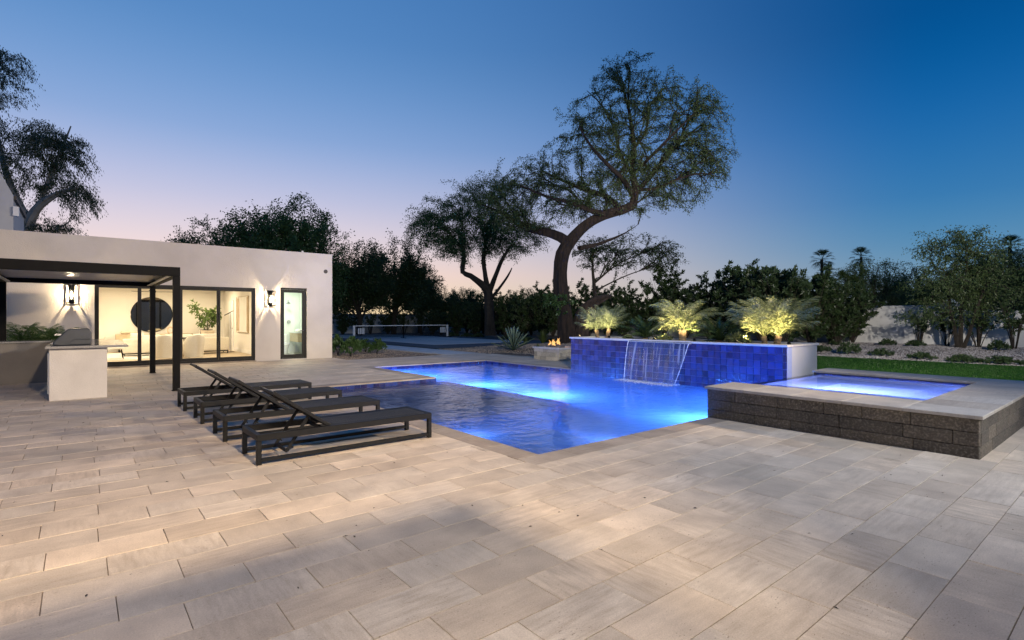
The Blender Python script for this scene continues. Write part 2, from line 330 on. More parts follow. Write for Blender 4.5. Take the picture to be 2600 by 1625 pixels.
# ------------------------------------------------------------------ mesh helpers
def tag(o, label=None, cat=None, group=None, kind=None):
    if label: o['label'] = label
    if cat: o['category'] = cat
    if group: o['group'] = group
    if kind: o['kind'] = kind
    return o
ORG = {}
def thing(name, loc, label, cat, group=None, rz=0.):
    o = bpy.data.objects.new(name, None); o.empty_display_size = .2; col.objects.link(o)
    o.location = loc; o.rotation_euler = (0, 0, rz); ORG[o] = Vector(loc)
    return tag(o, label, cat, group)
def link(name, me, mat, parent=None, loc=(0, 0, 0)):
    o = bpy.data.objects.new(name, me); col.objects.link(o)
    if mat and not me.materials: me.materials.append(MATS[mat])
    o.location = loc
    if parent is not None: o.parent = parent
    ORG[o] = ORG.get(parent, Vector((0, 0, 0))) + Vector(loc)
    return o
class MB:
    def __init__(s): s.v = []; s.f = []
    def add(s, vs, fs):
        k = len(s.v); s.v += [tuple(p) for p in vs]; s.f += [tuple(i + k for i in f) for f in fs]; return s
    def box(s, x0, x1, y0, y1, z0, z1):
        return s.add([(x, y, z) for z in (z0, z1) for y in (y0, y1) for x in (x0, x1)],
                     [(0, 2, 3, 1), (4, 5, 7, 6), (0, 1, 5, 4), (2, 6, 7, 3), (0, 4, 6, 2), (1, 3, 7, 5)])
    def cbox(s, x0, x1, y0, y1, z0, z1, c):
        vs = []; ids = {}
        X, Y, Z = (x0, x1), (y0, y1), (z0, z1)
        for i in (0, 1):
            for j in (0, 1):
                for k in (0, 1):
                    sx, sy, sz = (1 - 2 * i) * c, (1 - 2 * j) * c, (1 - 2 * k) * c
                    for a, d in (('x', (0, sy, sz)), ('y', (sx, 0, sz)), ('z', (sx, sy, 0))):
                        ids[a, i, j, k] = len(vs); vs.append((X[i] + d[0], Y[j] + d[1], Z[k] + d[2]))
        fs = []
        for i in (0, 1):
            q = [ids['x', i, 0, 0], ids['x', i, 1, 0], ids['x', i, 1, 1], ids['x', i, 0, 1]]; fs.append(q if i else q[::-1])
            q = [ids['y', 0, i, 0], ids['y', 0, i, 1], ids['y', 1, i, 1], ids['y', 1, i, 0]]; fs.append(q if i else q[::-1])
            q = [ids['z', 0, 0, i], ids['z', 1, 0, i], ids['z', 1, 1, i], ids['z', 0, 1, i]]; fs.append(q if i else q[::-1])
        for a in (0, 1):
            for b_ in (0, 1):
                q = [ids['x', a, b_, 0], ids['x', a, b_, 1], ids['y', a, b_, 1], ids['y', a, b_, 0]]; fs.append(q if (a ^ b_) == 0 else q[::-1])
                q = [ids['x', a, 0, b_], ids['x', a, 1, b_], ids['z', a, 1, b_], ids['z', a, 0, b_]]; fs.append(q[::-1] if (a ^ b_) == 0 else q)
                q = [ids['y', 0, a, b_], ids['y', 1, a, b_], ids['z', 1, a, b_], ids['z', 0, a, b_]]; fs.append(q if (a ^ b_) == 0 else q[::-1])
        for i in (0, 1):
            for j in (0, 1):
                for k in (0, 1):
                    q = [ids['x', i, j, k], ids['y', i, j, k], ids['z', i, j, k]]; fs.append(q if (i ^ j ^ k) else q[::-1])
        return s.add(vs, fs)
    def bar(s, a, b, w, h, up=(0, 0, 1)):
        a = Vector(a); b = Vector(b); t = (b - a).normalized(); u = Vector(up)
        if abs(t.dot(u)) > .99: u = Vector((1, 0, 0))
        sd = t.cross(u).normalized() * (w / 2); u = sd.cross(t).normalized() * (h / 2)
        vs = [p + sx * sd + su * u for p in (a, b) for sx, su in ((-1, -1), (1, -1), (1, 1), (-1, 1))]
        return s.add(vs, [(3, 2, 1, 0), (4, 5, 6, 7), (0, 1, 5, 4), (1, 2, 6, 5), (2, 3, 7, 6), (3, 0, 4, 7)])
    def quad(s, *p): return s.add(p, [tuple(range(len(p)))])
    def tube(s, pts, rad, n=8, cap=True):
        P = np.array(pts, float); rad = np.broadcast_to(np.array(rad, float), (len(P),))
        T = np.gradient(P, axis=0); T /= np.linalg.norm(T, axis=1, keepdims=True) + 1e-9
        ref = np.array([0, 0, 1.]) if abs(T[:, 2]).mean() < .8 else np.array([1., 0, 0])
        A = np.cross(T, ref); A /= np.linalg.norm(A, axis=1, keepdims=True) + 1e-9; B = np.cross(A, T)
        th = np.arange(n) * 2 * math.pi / n
        V = P[:, None] + rad[:, None, None] * (np.cos(th)[None, :, None] * A[:, None] + np.sin(th)[None, :, None] * B[:, None])
        k = len(P); fs = []
        for i in range(k - 1):
            for j in range(n):
                fs.append((i * n + j, i * n + (j + 1) % n, (i + 1) * n + (j + 1) % n, (i + 1) * n + j))
        if cap: fs += [tuple(range(n))[::-1], tuple((k - 1) * n + j for j in range(n))]
        return s.add(V.reshape(-1, 3).tolist(), fs)
    def lathe(s, c, prof, n=16):
        cx, cy, cz = c; vs = []; fs = []
        for (r, z) in prof:
            for j in range(n): vs.append((cx + r * math.cos(2 * math.pi * j / n), cy + r * math.sin(2 * math.pi * j / n), cz + z))
        for i in range(len(prof) - 1):
            for j in range(n): fs.append((i * n + j, i * n + (j + 1) % n, (i + 1) * n + (j + 1) % n, (i + 1) * n + j))
        fs += [tuple(range(n))[::-1], tuple((len(prof) - 1) * n + j for j in range(n))]
        return s.add(vs, fs)
    def prism(s, poly, axis, a, b):
        def mk(p, t): return {'x': (t, p[0], p[1]), 'y': (p[0], t, p[1]), 'z': (p[0], p[1], t)}[axis]
        k = len(poly); vs = [mk(p, a) for p in poly] + [mk(p, b) for p in poly]
        fs = [tuple(range(k))[::-1], tuple(range(k, 2 * k))] + [(i, (i + 1) % k, k + (i + 1) % k, k + i) for i in range(k)]
        return s.add(vs, fs)
    def build(s, name, mat, parent=None, smooth=False, bevel=0., loc=None, segs=2, recalc=True):
        org = ORG.get(parent, Vector((0, 0, 0))) if parent is not None else Vector((0, 0, 0))
        if loc is not None: org = Vector(loc) if parent is None else org + Vector(loc)
        me = bpy.data.meshes.new(name); me.from_pydata([tuple(Vector(p) - org) for p in s.v], [], s.f)
        import bmesh
        if recalc:
            bm = bmesh.new(); bm.from_mesh(me); bmesh.ops.recalc_face_normals(bm, faces=bm.faces); bm.to_mesh(me); bm.free()
        if smooth: me.polygons.foreach_set('use_smooth', [True] * len(me.polygons))
        o = link(name, me, mat, parent, loc if loc is not None else (0, 0, 0))
        if bevel > 0:
            b = o.modifiers.new('bevel', 'BEVEL'); b.width = bevel; b.segments = segs; b.limit_method = 'ANGLE'; b.angle_limit = R(35)
        return o
def npmesh(name, V, nside, mat, parent=None, smooth=False, loc=(0, 0, 0)):
    """V: (N, nside, 3) separate faces, fast"""
    V = np.asarray(V, np.float32); N = len(V); me = bpy.data.meshes.new(name)
    me.vertices.add(N * nside); me.vertices.foreach_set('co', V.reshape(-1))
    me.loops.add(N * nside); me.loops.foreach_set('vertex_index', np.arange(N * nside, dtype=np.int32))
    me.polygons.add(N); me.polygons.foreach_set('loop_start', np.arange(0, N * nside, nside, dtype=np.int32))
    if smooth: me.polygons.foreach_set('use_smooth', np.ones(N, bool))
    me.update(calc_edges=True); me.validate()
    return link(name, me, mat, parent, loc)
def copy_tree(o, parent=None, loc=None, rz=None, scale=None, label=None):
    c = o.copy(); col.objects.link(c)
    if parent is not None: c.parent = parent
    if loc is not None: c.location = loc
    if rz is not None: c.rotation_euler = (0, 0, rz)
    if scale is not None: c.scale = scale
    if label: c['label'] = label
    for ch in list(o.children): copy_tree(ch, c)
    return c
def lamp(kind, name, loc, parent, power, color, size=.05, **kw):
    d = bpy.data.lights.new(name, kind); d.energy = power; d.color = color
    if kind in ('POINT', 'SPOT'): d.shadow_soft_size = size
    if kind == 'AREA': d.size = size
    if kind == 'SPOT': d.spot_size = kw.get('angle', 1.5); d.spot_blend = kw.get('blend', .3)
    o = bpy.data.objects.new(name, d); col.objects.link(o); o.parent = parent
    o.location = Vector(loc) - ORG.get(parent, Vector((0, 0, 0)))
    if 'aim' in kw: o.rotation_euler = (Vector(kw['aim']) - Vector(loc)).to_track_quat('-Z', 'Y').to_euler()
    return o

# ================================================================== THE SETTING
PX0, PX1, PY0, PY1 = 3.93, 11.33, 4.36, 15.40      # pool outline
NX, NY = 7.04, 11.70                                # notch: patio tongue X<NX, Y>NY
WL = -.115                                          # water level
def smooth01(t): t = np.clip(t, 0, 1); return t * t * (3 - 2 * t)
def ground_h(x, y):
    x = np.asarray(x, float); y = np.asarray(y, float)
    h = -.05 + .36 * np.exp(-(((x - 18.6) / 3.6) ** 2 + ((y - 17.6) / 4.2) ** 2))
    h = h + .22 * smooth01((x - 24) / 7) * smooth01((26 - y) / 6)
    h = h + .02 * np.sin(x * 1.3 + 1) * np.sin(y * 1.1) * smooth01((x - 13.5) / 2)
    return h
gx = np.unique(np.concatenate([[-700, -250, -90, -40, -16, -4], np.arange(-2, 3.9, 2), [3.6, PX1 + 1.4], np.arange(13.4, 40, .8), [50, 80, 150, 300, 900]]))
gy = np.unique(np.concatenate([[-700, -250, -90, -40, -20, -8, -3], [0, 1.1, 3], [PY1 + .3], np.arange(4.1, 34, .8), np.arange(34, 60, 4), [80, 130, 300, 900]]))
gv = []; gf = []
GX, GY = np.meshgrid(gx, gy); HH = ground_h(GX, GY)
for j in range(len(gy)):
    for i in range(len(gx)): gv.append((gx[i], gy[j], float(HH[j, i])))
for j in range(len(gy) - 1):
    for i in range(len(gx) - 1):
        cx_, cy_ = (gx[i] + gx[i + 1]) / 2, (gy[j] + gy[j + 1]) / 2
        if 3.6 - .01 < cx_ < PX1 + 1.41 and 1.1 < cy_ < PY1 + .31: continue     # hole for pool and spa
        gf.append((j * len(gx) + i, j * len(gx) + i + 1, (j + 1) * len(gx) + i + 1, (j + 1) * len(gx) + i))
gr = MB(); gr.v = gv; gr.f = gf
ground = tag(gr.build('ground', 'gravel', smooth=True), kind='structure')

# ------------------------------------------------------------------ patio: slab and pavers
CW = .31
def sub(rects, h):
    out = []
    for (a, b, c, d) in rects:
        ha, hb, hc, hd = max(a, h[0]), min(b, h[1]), max(c, h[2]), min(d, h[3])
        if ha >= hb or hc >= hd: out.append((a, b, c, d)); continue
        if a < ha: out.append((a, ha, c, d))
        if hb < b: out.append((hb, b, c, d))
        if c < hc: out.append((ha, hb, c, hc))
        if hd < d: out.append((ha, hb, hd, d))
    return [r for r in out if r[1] - r[0] > .012 and r[3] - r[2] > .012]
HOLES = [(PX0 - CW, PX1 + CW, PY0 - CW, NY), (NX - CW, PX1 + CW, NY - .01, PY1 + CW), (PX0 - CW, NX, NY - .001, NY + CW),
         (7.40, 30, 1.24, 4.9), (11.34, 30, 4.5, 11.15), (14.1, 30, -9, 30), (12.4, 30, -9, 1.3),
         (7.5, 11.7, 18.62, 30), (13.4, 30, 17.9, 30), (13.0, 30, 13.36, 14.7), (-9, 7.52, 19.9, 30), (-.42, .42, 12.72, 16.5)]
HOLES[0] = (PX0 - CW, PX1 + CW, PY0 - CW, NY + CW)
HOLES = [HOLES[0], HOLES[1]] + HOLES[3:]
# the tongue between the two notch copings is given back below
slab = MB()
base_rects = [(-9, 14.1, -6, 20.6)]
for h in [(PX0 - .05, PX1 + .05, PY0 - .05, NY + .05), (NX - .05, PX1 + .05, NY, PY1 + .05), (7.46, 14.2, 1.28, 4.95), (11.36, 14.2, 4.6, 11.1), (7.5, 11.6, 18.7, 21), (-9, 7.45, 20.0, 21), (13.35, 14.2, 17.95, 21), (11.6, 14.2, 18.7, 21)]:
    base_rects = sub(base_rects, h)
for (a, b, c, d) in base_rects: slab.box(a, b, c, d, -.16, -.008)
patio = tag(slab.build('patio', 'joint_sand'), 'pale travertine terrace laid in long staggered rows around the pool', 'terrace', kind='structure')
PW, PL, GAP = .312, .628, .0048
pieces = []
row = -30
for row in range(-30, 60):
    y0 = 3.27 + row * PW
    if y0 < -6 or y0 > 20: continue
    off = .147 + (PL / 2 if row % 2 else 0) + random.uniform(-.05, .05)
    k0 = int((-9 - off) / PL) - 1
    for k in range(k0, k0 + 42):
        x0 = off + k * PL
        rects = [(x0, x0 + PL, y0, y0 + PW)]
        if x0 > 14.1 or x0 + PL < -8: continue
        for h in HOLES: rects = sub(rects, h)
        pieces += rects
# copings round the pool
def run(a, b, step): 
    n = max(1, round((b - a) / step)); return [a + (b - a) * i / n for i in range(n + 1)]
cop = []
def cop_x(x0, x1, y0, y1):
    xs = run(x0, x1, .62)
    for i in range(len(xs) - 1): cop.append((xs[i], xs[i + 1], y0, y1))
def cop_y(x0, x1, y0, y1):
    ys = run(y0, y1, .62)
    for i in range(len(ys) - 1): cop.append((x0, x1, ys[i], ys[i + 1]))
cop_x(PX0 - CW, 7.42, PY0 - CW, PY0); cop_y(PX0 - CW, PX0, PY0, NY); cop_x(PX0 - CW, NX - CW, NY, NY + CW)
cop_y(NX - CW, NX, NY, PY1 + CW); cop_x(NX, PX1, PY1, PY1 + CW); cop_y(PX1, PX1 + CW, 11.13, PY1 + CW)
def paver_verts(lx, ly, th=.03, c=.0012):
    v = []
    for (dx, z) in ((0, -th), (0, -c), (c, 0)):
        v += [(-lx / 2 + dx, -ly / 2 + dx, z), (lx / 2 - dx, -ly / 2 + dx, z), (lx / 2 - dx, ly / 2 - dx, z), (-lx / 2 + dx, ly / 2 - dx, z)]
    f = [(8, 9, 10, 11)]
    for b in (0, 4):
        for i in range(4): f.append((b + i, b + (i + 1) % 4, b + 4 + (i + 1) % 4, b + 4 + i))
    return v, f
fX, fY = math.cos(CAM_A), math.sin(CAM_A)
def seen(r):
    cx_, cy_ = (r[0] + r[1]) / 2, (r[2] + r[3]) / 2
    d = cx_ * fX + cy_ * fY; lt = cx_ * fY - cy_ * fX
    if d < 1.9 or abs(lt) / d > 1.05: return 1e9
    return (cx_ * cx_ + cy_ * cy_) / max(.05, (r[1] - r[0]) * (r[3] - r[2]) / (PW * PL))
pieces.sort(key=seen)
cache = {}
def paver_obj(r, mat, name, parent, zj=.0015):
    lx, ly = round(r[1] - r[0] - GAP, 3), round(r[3] - r[2] - GAP, 3)
    if lx < .02 or ly < .02: return
    key = (lx, ly, mat)
    if key not in cache:
        me = bpy.data.meshes.new(name); v, f = paver_verts(lx, ly); me.from_pydata(v, [], f); me.materials.append(MATS[mat]); cache[key] = me
    o = link(name, cache[key], None, parent, ((r[0] + r[1]) / 2, (r[2] + r[3]) / 2, random.uniform(-zj, zj)))
    return o
for r in pieces[:300]: paver_obj(r, 'travertine', 'paver', patio)
rest = MB()
for r in pieces[300:]:
    lx, ly = r[1] - r[0] - GAP, r[3] - r[2] - GAP
    if lx < .02 or ly < .02: continue
    v, f = paver_verts(lx, ly); z = random.uniform(-.0015, .0015)
    rest.add([(p[0] + (r[0] + r[1]) / 2, p[1] + (r[2] + r[3]) / 2, p[2] + z) for p in v], f)
tag(rest.build('paver_field', 'travertine', patio), kind='stuff')

# ------------------------------------------------------------------ swimming pool
pool = thing('swimming_pool', ((PX0 + PX1) / 2, 9.5, 0), 'lit blue swimming pool with a shallow ledge, let into the travertine terrace', 'pool')
for r in cop: 
    o = paver_obj((r[0], r[1], r[2], r[3]), 'coping_trav', 'coping_stone', pool, .001); o.location -= ORG[pool]
SX, SY, ZS, ZB, ZF = 7.30, 7.45, -.20, -.62, -1.15     # ledge edge x, ledge near edge y, ledge, bench, floor levels
bs = MB()
z0 = -.031
def wallq(x0, y0, x1, y1, zb, zt=z0): bs.quad((x0, y0, zb), (x1, y1, zb), (x1, y1, zt), (x0, y0, zt))
bs.quad((SX, PY0, ZF), (PX1, PY0, ZF), (PX1, NY, ZF), (SX, NY, ZF)); bs.quad((NX, NY, ZF), (PX1, NY, ZF), (PX1, PY1, ZF), (NX, PY1, ZF))
bs.quad((PX0, SY, ZS), (SX, SY, ZS), (SX, NY, ZS), (PX0, NY, ZS))
bs.quad((PX0, PY0, ZB), (6.95, PY0, ZB), (6.95, SY, ZB), (PX0, SY, ZB)); bs.quad((6.95, PY0, ZF), (SX, PY0, ZF), (SX, SY, ZF), (6.95, SY, ZF))
wallq(SX, SY, SX, NY, ZF, ZS); wallq(PX0, SY, SX, SY, ZF, ZS); wallq(6.95, PY0, 6.95, SY, ZF, ZB)
wallq(PX0, PY0, PX1, PY0, ZF); wallq(PX0, PY0, PX0, NY, ZF); wallq(PX0, NY, NX, NY, ZF); wallq(NX, NY, NX, PY1, ZF)
wallq(NX, PY1, PX1, PY1, ZF); wallq(PX1, PY0, PX1, PY1, ZF)
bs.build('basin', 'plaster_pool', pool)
TS = .152
tile_me = {}
def tile(parent, axis, pos, a, z, s, sg, w=TS, h=TS, mat='blue_tile', th=.012, name='tile'):
    """one glazed tile on the plane axis=pos, centred at (a, z), facing sg"""
    key = (axis, round(w, 3), round(h, 3), mat, sg)
    if key not in tile_me:
        mb = MB(); W, Hh, c = w - .006, h - .006, .003
        t = th
        ring = lambda d, o: [(-W / 2 + d, -Hh / 2 + d, o), (W / 2 - d, -Hh / 2 + d, o), (W / 2 - d, Hh / 2 - d, o), (-W / 2 + d, Hh / 2 - d, o)]
        pts = ring(0, 0) + ring(0, t - c) + ring(c, t)
        pts = [((sg * o, u, v) if axis == 'x' else (u, sg * o, v)) for (u, v, o) in pts]
        f = [(8, 9, 10, 11)] + [(b + i, b + (i + 1) % 4, b + 4 + (i + 1) % 4, b + 4 + i) for b in (0, 4) for i in range(4)]
        mb.add(pts, f); me = bpy.data.meshes.new(name); me.from_pydata(mb.v, [], mb.f)
        import bmesh
        bm = bmesh.new(); bm.from_mesh(me); bm.normal_update()
        top = bm.faces[:][0]
        want = Vector((sg, 0, 0)) if axis == 'x' else Vector((0, sg, 0))
        if top.normal.dot(want) < 0: bmesh.ops.reverse_faces(bm, faces=bm.faces)
        bm.to_mesh(me); bm.free(); me.materials.append(MATS[mat]); tile_me[key] = me
    o = link(name, tile_me[key], None, parent)
    o.location = Vector((pos, a, z) if axis == 'x' else (a, pos, z)) - ORG[parent] + Vector((random.uniform(-.0008, .0008),) * 3)
    o.rotation_euler = (random.uniform(-.004, .004), random.uniform(-.006, .006), random.uniform(-.008, .008))
    return o
def band(axis, pos, a0, a1, sg):
    n = round((a1 - a0) / TS); w = (a1 - a0) / n
    for i in range(n): tile(pool, axis, pos, a0 + (i + .5) * w, -.031 - TS / 2, None, sg, w)
band('y', NY, PX0 + .02, NX, -1); band('y', PY1, NX + .02, PX1, -1); band('x', PX1, 11.16, PY1, -1); band('x', NX, NY, PY1, 1); band('x', PX0, PY0, NY, 1); band('y', PY0, PX0 + .02, 7.4, 1)
wt = MB(); e = .006
wt.quad((PX0 + e, PY0 + e, WL), (PX1 - e, PY0 + e, WL), (PX1 - e, NY, WL), (PX0 + e, NY, WL)); wt.quad((NX + e, NY, WL), (PX1 - e, NY, WL), (PX1 - e, PY1 - e, WL), (NX + e, PY1 - e, WL))
tag(wt.build('water', 'pool_water', pool, recalc=False), kind=None)
BLUE = (.065, .26, 1.0)
def pool_light(x, y, z, dx, dy, pw, c=BLUE):
    mb = MB(); t = Vector((dx, dy, 0))
    mb.tube([Vector((x, y, z)), Vector((x, y, z)) + t * .03], .085, 16)
    o = mb.build('pool_light', 'pool_lens', pool)
    lamp('POINT', 'pool_light_glow', (x + dx * .25, y + dy * .25, z), pool, pw, c, .12)
for a_ in ((SX, 8.2, -.75, 1, 0, 330), (SX, 10.4, -.75, 1, 0, 300), (7.75, PY0, -.70, 0, 1, 260), (10.0, PY0, -.75, 0, 1, 360), (NX, 12.9, -.75, 1, 0, 260), (NX, 14.6, -.75, 1, 0, 160), (PX0, 6.0, -.42, 1, 0, 11), (5.4, PY0, -.42, 0, 1, 8)): pool_light(*a_)

# ------------------------------------------------------------------ raised spa
spa = thing('raised_spa', (9.75, 2.85, 0), 'raised square spa of dark rough stone blocks with pale coping and glowing water', 'spa')
SA, SB, SC, SD = 7.42, 12.06, 1.24, 4.40
IA, IB, IC = 8.24, 11.32, 1.92
ZT = .425
core = MB(); i_ = .055
core.box(SA + i_, IA, SC + i_, SD - .0, -.55, ZT); core.box(IA, IB, SC + i_, IC, -.55, ZT - .001); core.box(IB, SB - .01, SC + i_, SD, -.55, ZT)
core.build('wall_core', 'soil', spa)
random.seed(11)
def block_run(axis, pos, a0, a1, sg, zs, parent, mat, lens, proud, name='stone_block', depth=.06, ch=.006):
    for ri in range(len(zs) - 1):
        a = a0; first = True
        while a < a1 - .02:
            L = random.uniform(*lens); 
            if first and ri % 2: L *= .5
            first = False
            b = min(a1, a + L)
            if a1 - b < lens[0] * .35: b = a1
            pr = random.uniform(0, proud); mb = MB(); g = .0022
            lo, hi = (pos - sg * depth, pos + sg * pr); lo, hi = min(lo, hi), max(lo, hi)
            if axis == 'x': mb.cbox(lo, hi, a + g, b - g, zs[ri] + g, zs[ri + 1] - g, ch)
            else: mb.cbox(a + g, b - g, lo, hi, zs[ri] + g, zs[ri + 1] - g, ch)
            mb.build(name, mat, parent); a = b
ZR = [-.03, .125, .275, ZT - .001]
block_run('x', SA + .0, SC, SD, -1, ZR, spa, 'basalt', (.42, .78), .006, depth=.055)
block_run('y', SC + .0, SA + .062, SB, -1, ZR, spa, 'basalt', (.42, .78), .006, depth=.055)
block_run('y', SD + .0, SA + .062, IA + .02, 1, [-1.10, -.80, -.5, -.31, -.03, .125, .275, ZT - .001], spa, 'basalt', (.4, .7), .004, depth=.03)
block_run('x', SB, SC + .06, SD, 1, ZR, spa, 'basalt', (.42, .78), .006, depth=.05)
# weir: the side open to the pool, dark glazed tiles
wr = MB(); wr.box(IA, IB, SD - .16, SD - .012, -1.15, .392); wr.build('weir_wall', 'grout', spa)
nt_ = 20; w_ = (IB - IA - .04) / nt_
for i in range(nt_):
    for k in range(3): tile(spa, 'y', SD - .012, IA + .03 + (i + .5) * w_, .392 - (k + .5) * TS, None, 1, w_, TS, 'dark_tile')
# coping
def spa_cop(x0, x1, y0, y1, along):
    rs = run(x0, x1, .6) if along == 'x' else run(y0, y1, .62)
    for i in range(len(rs) - 1):
        mb = MB(); g = .0018
        a = (rs[i] + g, rs[i + 1] - g, y0 + g, y1 - g) if along == 'x' else (x0 + g, x1 - g, rs[i] + g, rs[i + 1] - g)
        mb.cbox(*a, ZT, .465, .005); mb.build('coping_stone', 'coping_spa', spa)
spa_cop(SA - .035, IA, IC, SD + .03, 'y'); spa_cop(SA - .035, SB + .03, SC - .035, IC, 'x'); spa_cop(IB, SB + .03, IC, SD + .03, 'y')
# basin: bench ring and foot well
PA, PB, PC, PD, ZBn, ZPt = 9.02, 10.45, 2.42, 3.62, -.02, -.46
ba = MB()
def ring(x0, x1, y0, y1, X0, X1, Y0, Y1, z):
    ba.quad((X0, Y0, z), (X1, Y0, z), (x1, y0, z), (x0, y0, z)); ba.quad((X1, Y0, z), (X1, Y1, z), (x1, y1, z), (x1, y0, z))
    ba.quad((X1, Y1, z), (X0, Y1, z), (x0, y1, z), (x1, y1, z)); ba.quad((X0, Y1, z), (X0, Y0, z), (x0, y0, z), (x0, y1, z))
def sides(x0, x1, y0, y1, zb, zt):
    for (a, b) in (((x0, y0), (x1, y0)), ((x1, y0), (x1, y1)), ((x1, y1), (x0, y1)), ((x0, y1), (x0, y0))): ba.quad((*a, zb), (*b, zb), (*b, zt), (*a, zt))
ring(PA, PB, PC, PD, IA, IB, IC, SD - .16, ZBn); sides(PA, PB, PC, PD, ZPt, ZBn)
ba.quad((PA, PC, ZPt), (PB, PC, ZPt), (PB, PD, ZPt), (PA, PD, ZPt)); sides(IA + .0005, IB - .0005, IC + .0005, SD - .1605, ZBn, .30); ba.build('basin', 'plaster_spa', spa)
dr = MB(); dr.lathe(((PA + PB) / 2, (PC + PD) / 2 - .1, ZPt + .002), [(.16, 0), (.16, .012), (.13, .02), (.02, .022)], 24); dr.build('drain', 'white_trim', spa, smooth=False)
# raised rim of the bench, lit from below
rm = MB(); 
for (a, b, c, d) in ((IA + .004, IB - .004, IC + .02, IC + .10), (IB - .10, IB - .004, IC + .10, SD - .17), (IA + .004, IA + .07, IC + .10, SD - .17)): rm.box(a, b, c, d, ZBn + .001, ZBn + .03)
rm.build('bench_rim', 'plaster_spa', spa)
n_ = round((IB - IA) / TS)
for i in range(round((SD - IC) / TS)): tile(spa, 'x', IB, IC + (i + .5) * TS, ZT - TS / 2 + .0, None, -1, TS, TS - .004, 'blue_tile')
for i in range(n_): tile(spa, 'y', IC, IA + (i + .5) * TS, ZT - TS / 2, None, 1, TS, TS - .004, 'blue_tile')
for i in range(round((SD - IC - .15) / TS)): tile(spa, 'x', IA, IC + (i + .5) * TS, ZT - TS / 2, None, 1, TS, TS - .004, 'blue_tile')
sw = MB(); sw.quad((IA + .016, IC + .016, .397), (IB - .016, IC + .016, .397), (IB - .016, SD - .005, .397), (IA + .016, SD - .005, .397)); sw.build('water', 'spa_deep_water', spa, recalc=False)
SPC = (.30, .38, 1.0)
for (x, y, pw) in ((PA + .03, 2.75, 620), (PA + .03, 3.3, 620)):
    lamp('POINT', 'spa_light_glow', (x, y, ZPt + .26), spa, pw, SPC, .02)
for (x, y, pw) in ((IA + .035, 2.5, 30), (IA + .035, 3.6, 30), (9.2, IC + .035, 24), (10.6, IC + .035, 24)):
    lamp('POINT', 'spa_light_glow', (x, y, ZBn + .20), spa, pw, (.16, .27, 1.0), .02)
for x, sg in ((PA, 1),):
    mb = MB(); mb.tube([(x, 3.0, ZPt + .24), (x + sg * .015, 3.0, ZPt + .24)], .06, 14); mb.build('spa_light', 'spa_lens', spa)

# ------------------------------------------------------------------ tiled planter wall with waterfall
TY0, TY1, TX1 = 4.92, 11.13, 12.83
plant = thing('planter_wall', (12.0, 8.0, 0), 'long raised planter faced with glossy cobalt blue tiles rising out of the pool', 'planter wall')
bk = MB(); bk.box(PX1 + .002, PX1 + .22, TY0, TY1, -1.15, .90); bk.build('tile_backing', 'grout', plant)
bd = MB(); bd.box(PX1 + .22, TX1, TY0 + .002, TY0 + .2, -.10, .90); bd.box(PX1 + .22, TX1, TY1 - .2, TY1 - .002, -.10, .90); bd.box(TX1 - .2, TX1, TY0 + .2, TY1 - .2, -.10, .90); bd.build('plaster_wall', 'stucco_white', plant)
so = MB(); so.box(PX1 + .22, TX1 - .2, TY0 + .2, TY1 - .2, -.1, .84); so.build('soil_bed', 'soil', plant)
rows, cols = 7, 40; th_ = (.895 - (WL - .06)) / rows; tw_ = (TY1 - TY0 - .09) / cols
for i in range(cols):
    for k in range(rows): tile(plant, 'x', PX1 + .002, TY0 + .09 + (i + .5) * tw_, .895 - (k + .5) * th_, None, -1, tw_, th_)
for k in range(rows): tile(plant, 'x', PX1 + .002, TY0 + .045, .895 - (k + .5) * th_, None, -1, .088, th_, 'dark_tile')
def capseg(x0, x1, y0, y1, along):
    rs = run(x0, x1, .6) if along == 'x' else run(y0, y1, .61)
    for i in range(len(rs) - 1):
        a = (rs[i] + .0015, rs[i + 1] - .0015, y0, y1) if along == 'x' else (x0, x1, rs[i] + .0015, rs[i + 1] - .0015)
        mb = MB(); mb.cbox(*a, .90, .945, .004); mb.build('cap_stone', 'cap_stone', plant)
FY0, FY1 = 7.12, 8.95
capseg(PX1 - .045, PX1 + .24, TY0 - .03, FY0, 'y'); capseg(PX1 + .02, PX1 + .24, FY0, FY1, 'y'); capseg(PX1 - .045, PX1 + .24, FY1, TY1 + .03, 'y')
capseg(TX1 - .22, TX1 + .03, TY0 - .03, TY1 + .03, 'y'); capseg(PX1 + .24, TX1 - .22, TY0 - .03, TY0 + .22, 'x'); capseg(PX1 + .24, TX1 - .22, TY1 - .22, TY1 + .03, 'x')
sp = MB(); sp.box(PX1 - .07, PX1 + .03, FY0, FY1, .885, .90); sp.box(PX1 - .04, PX1 + .02, FY0, FY1, .925, .945); sp.build('spillway', 'cap_stone', plant)
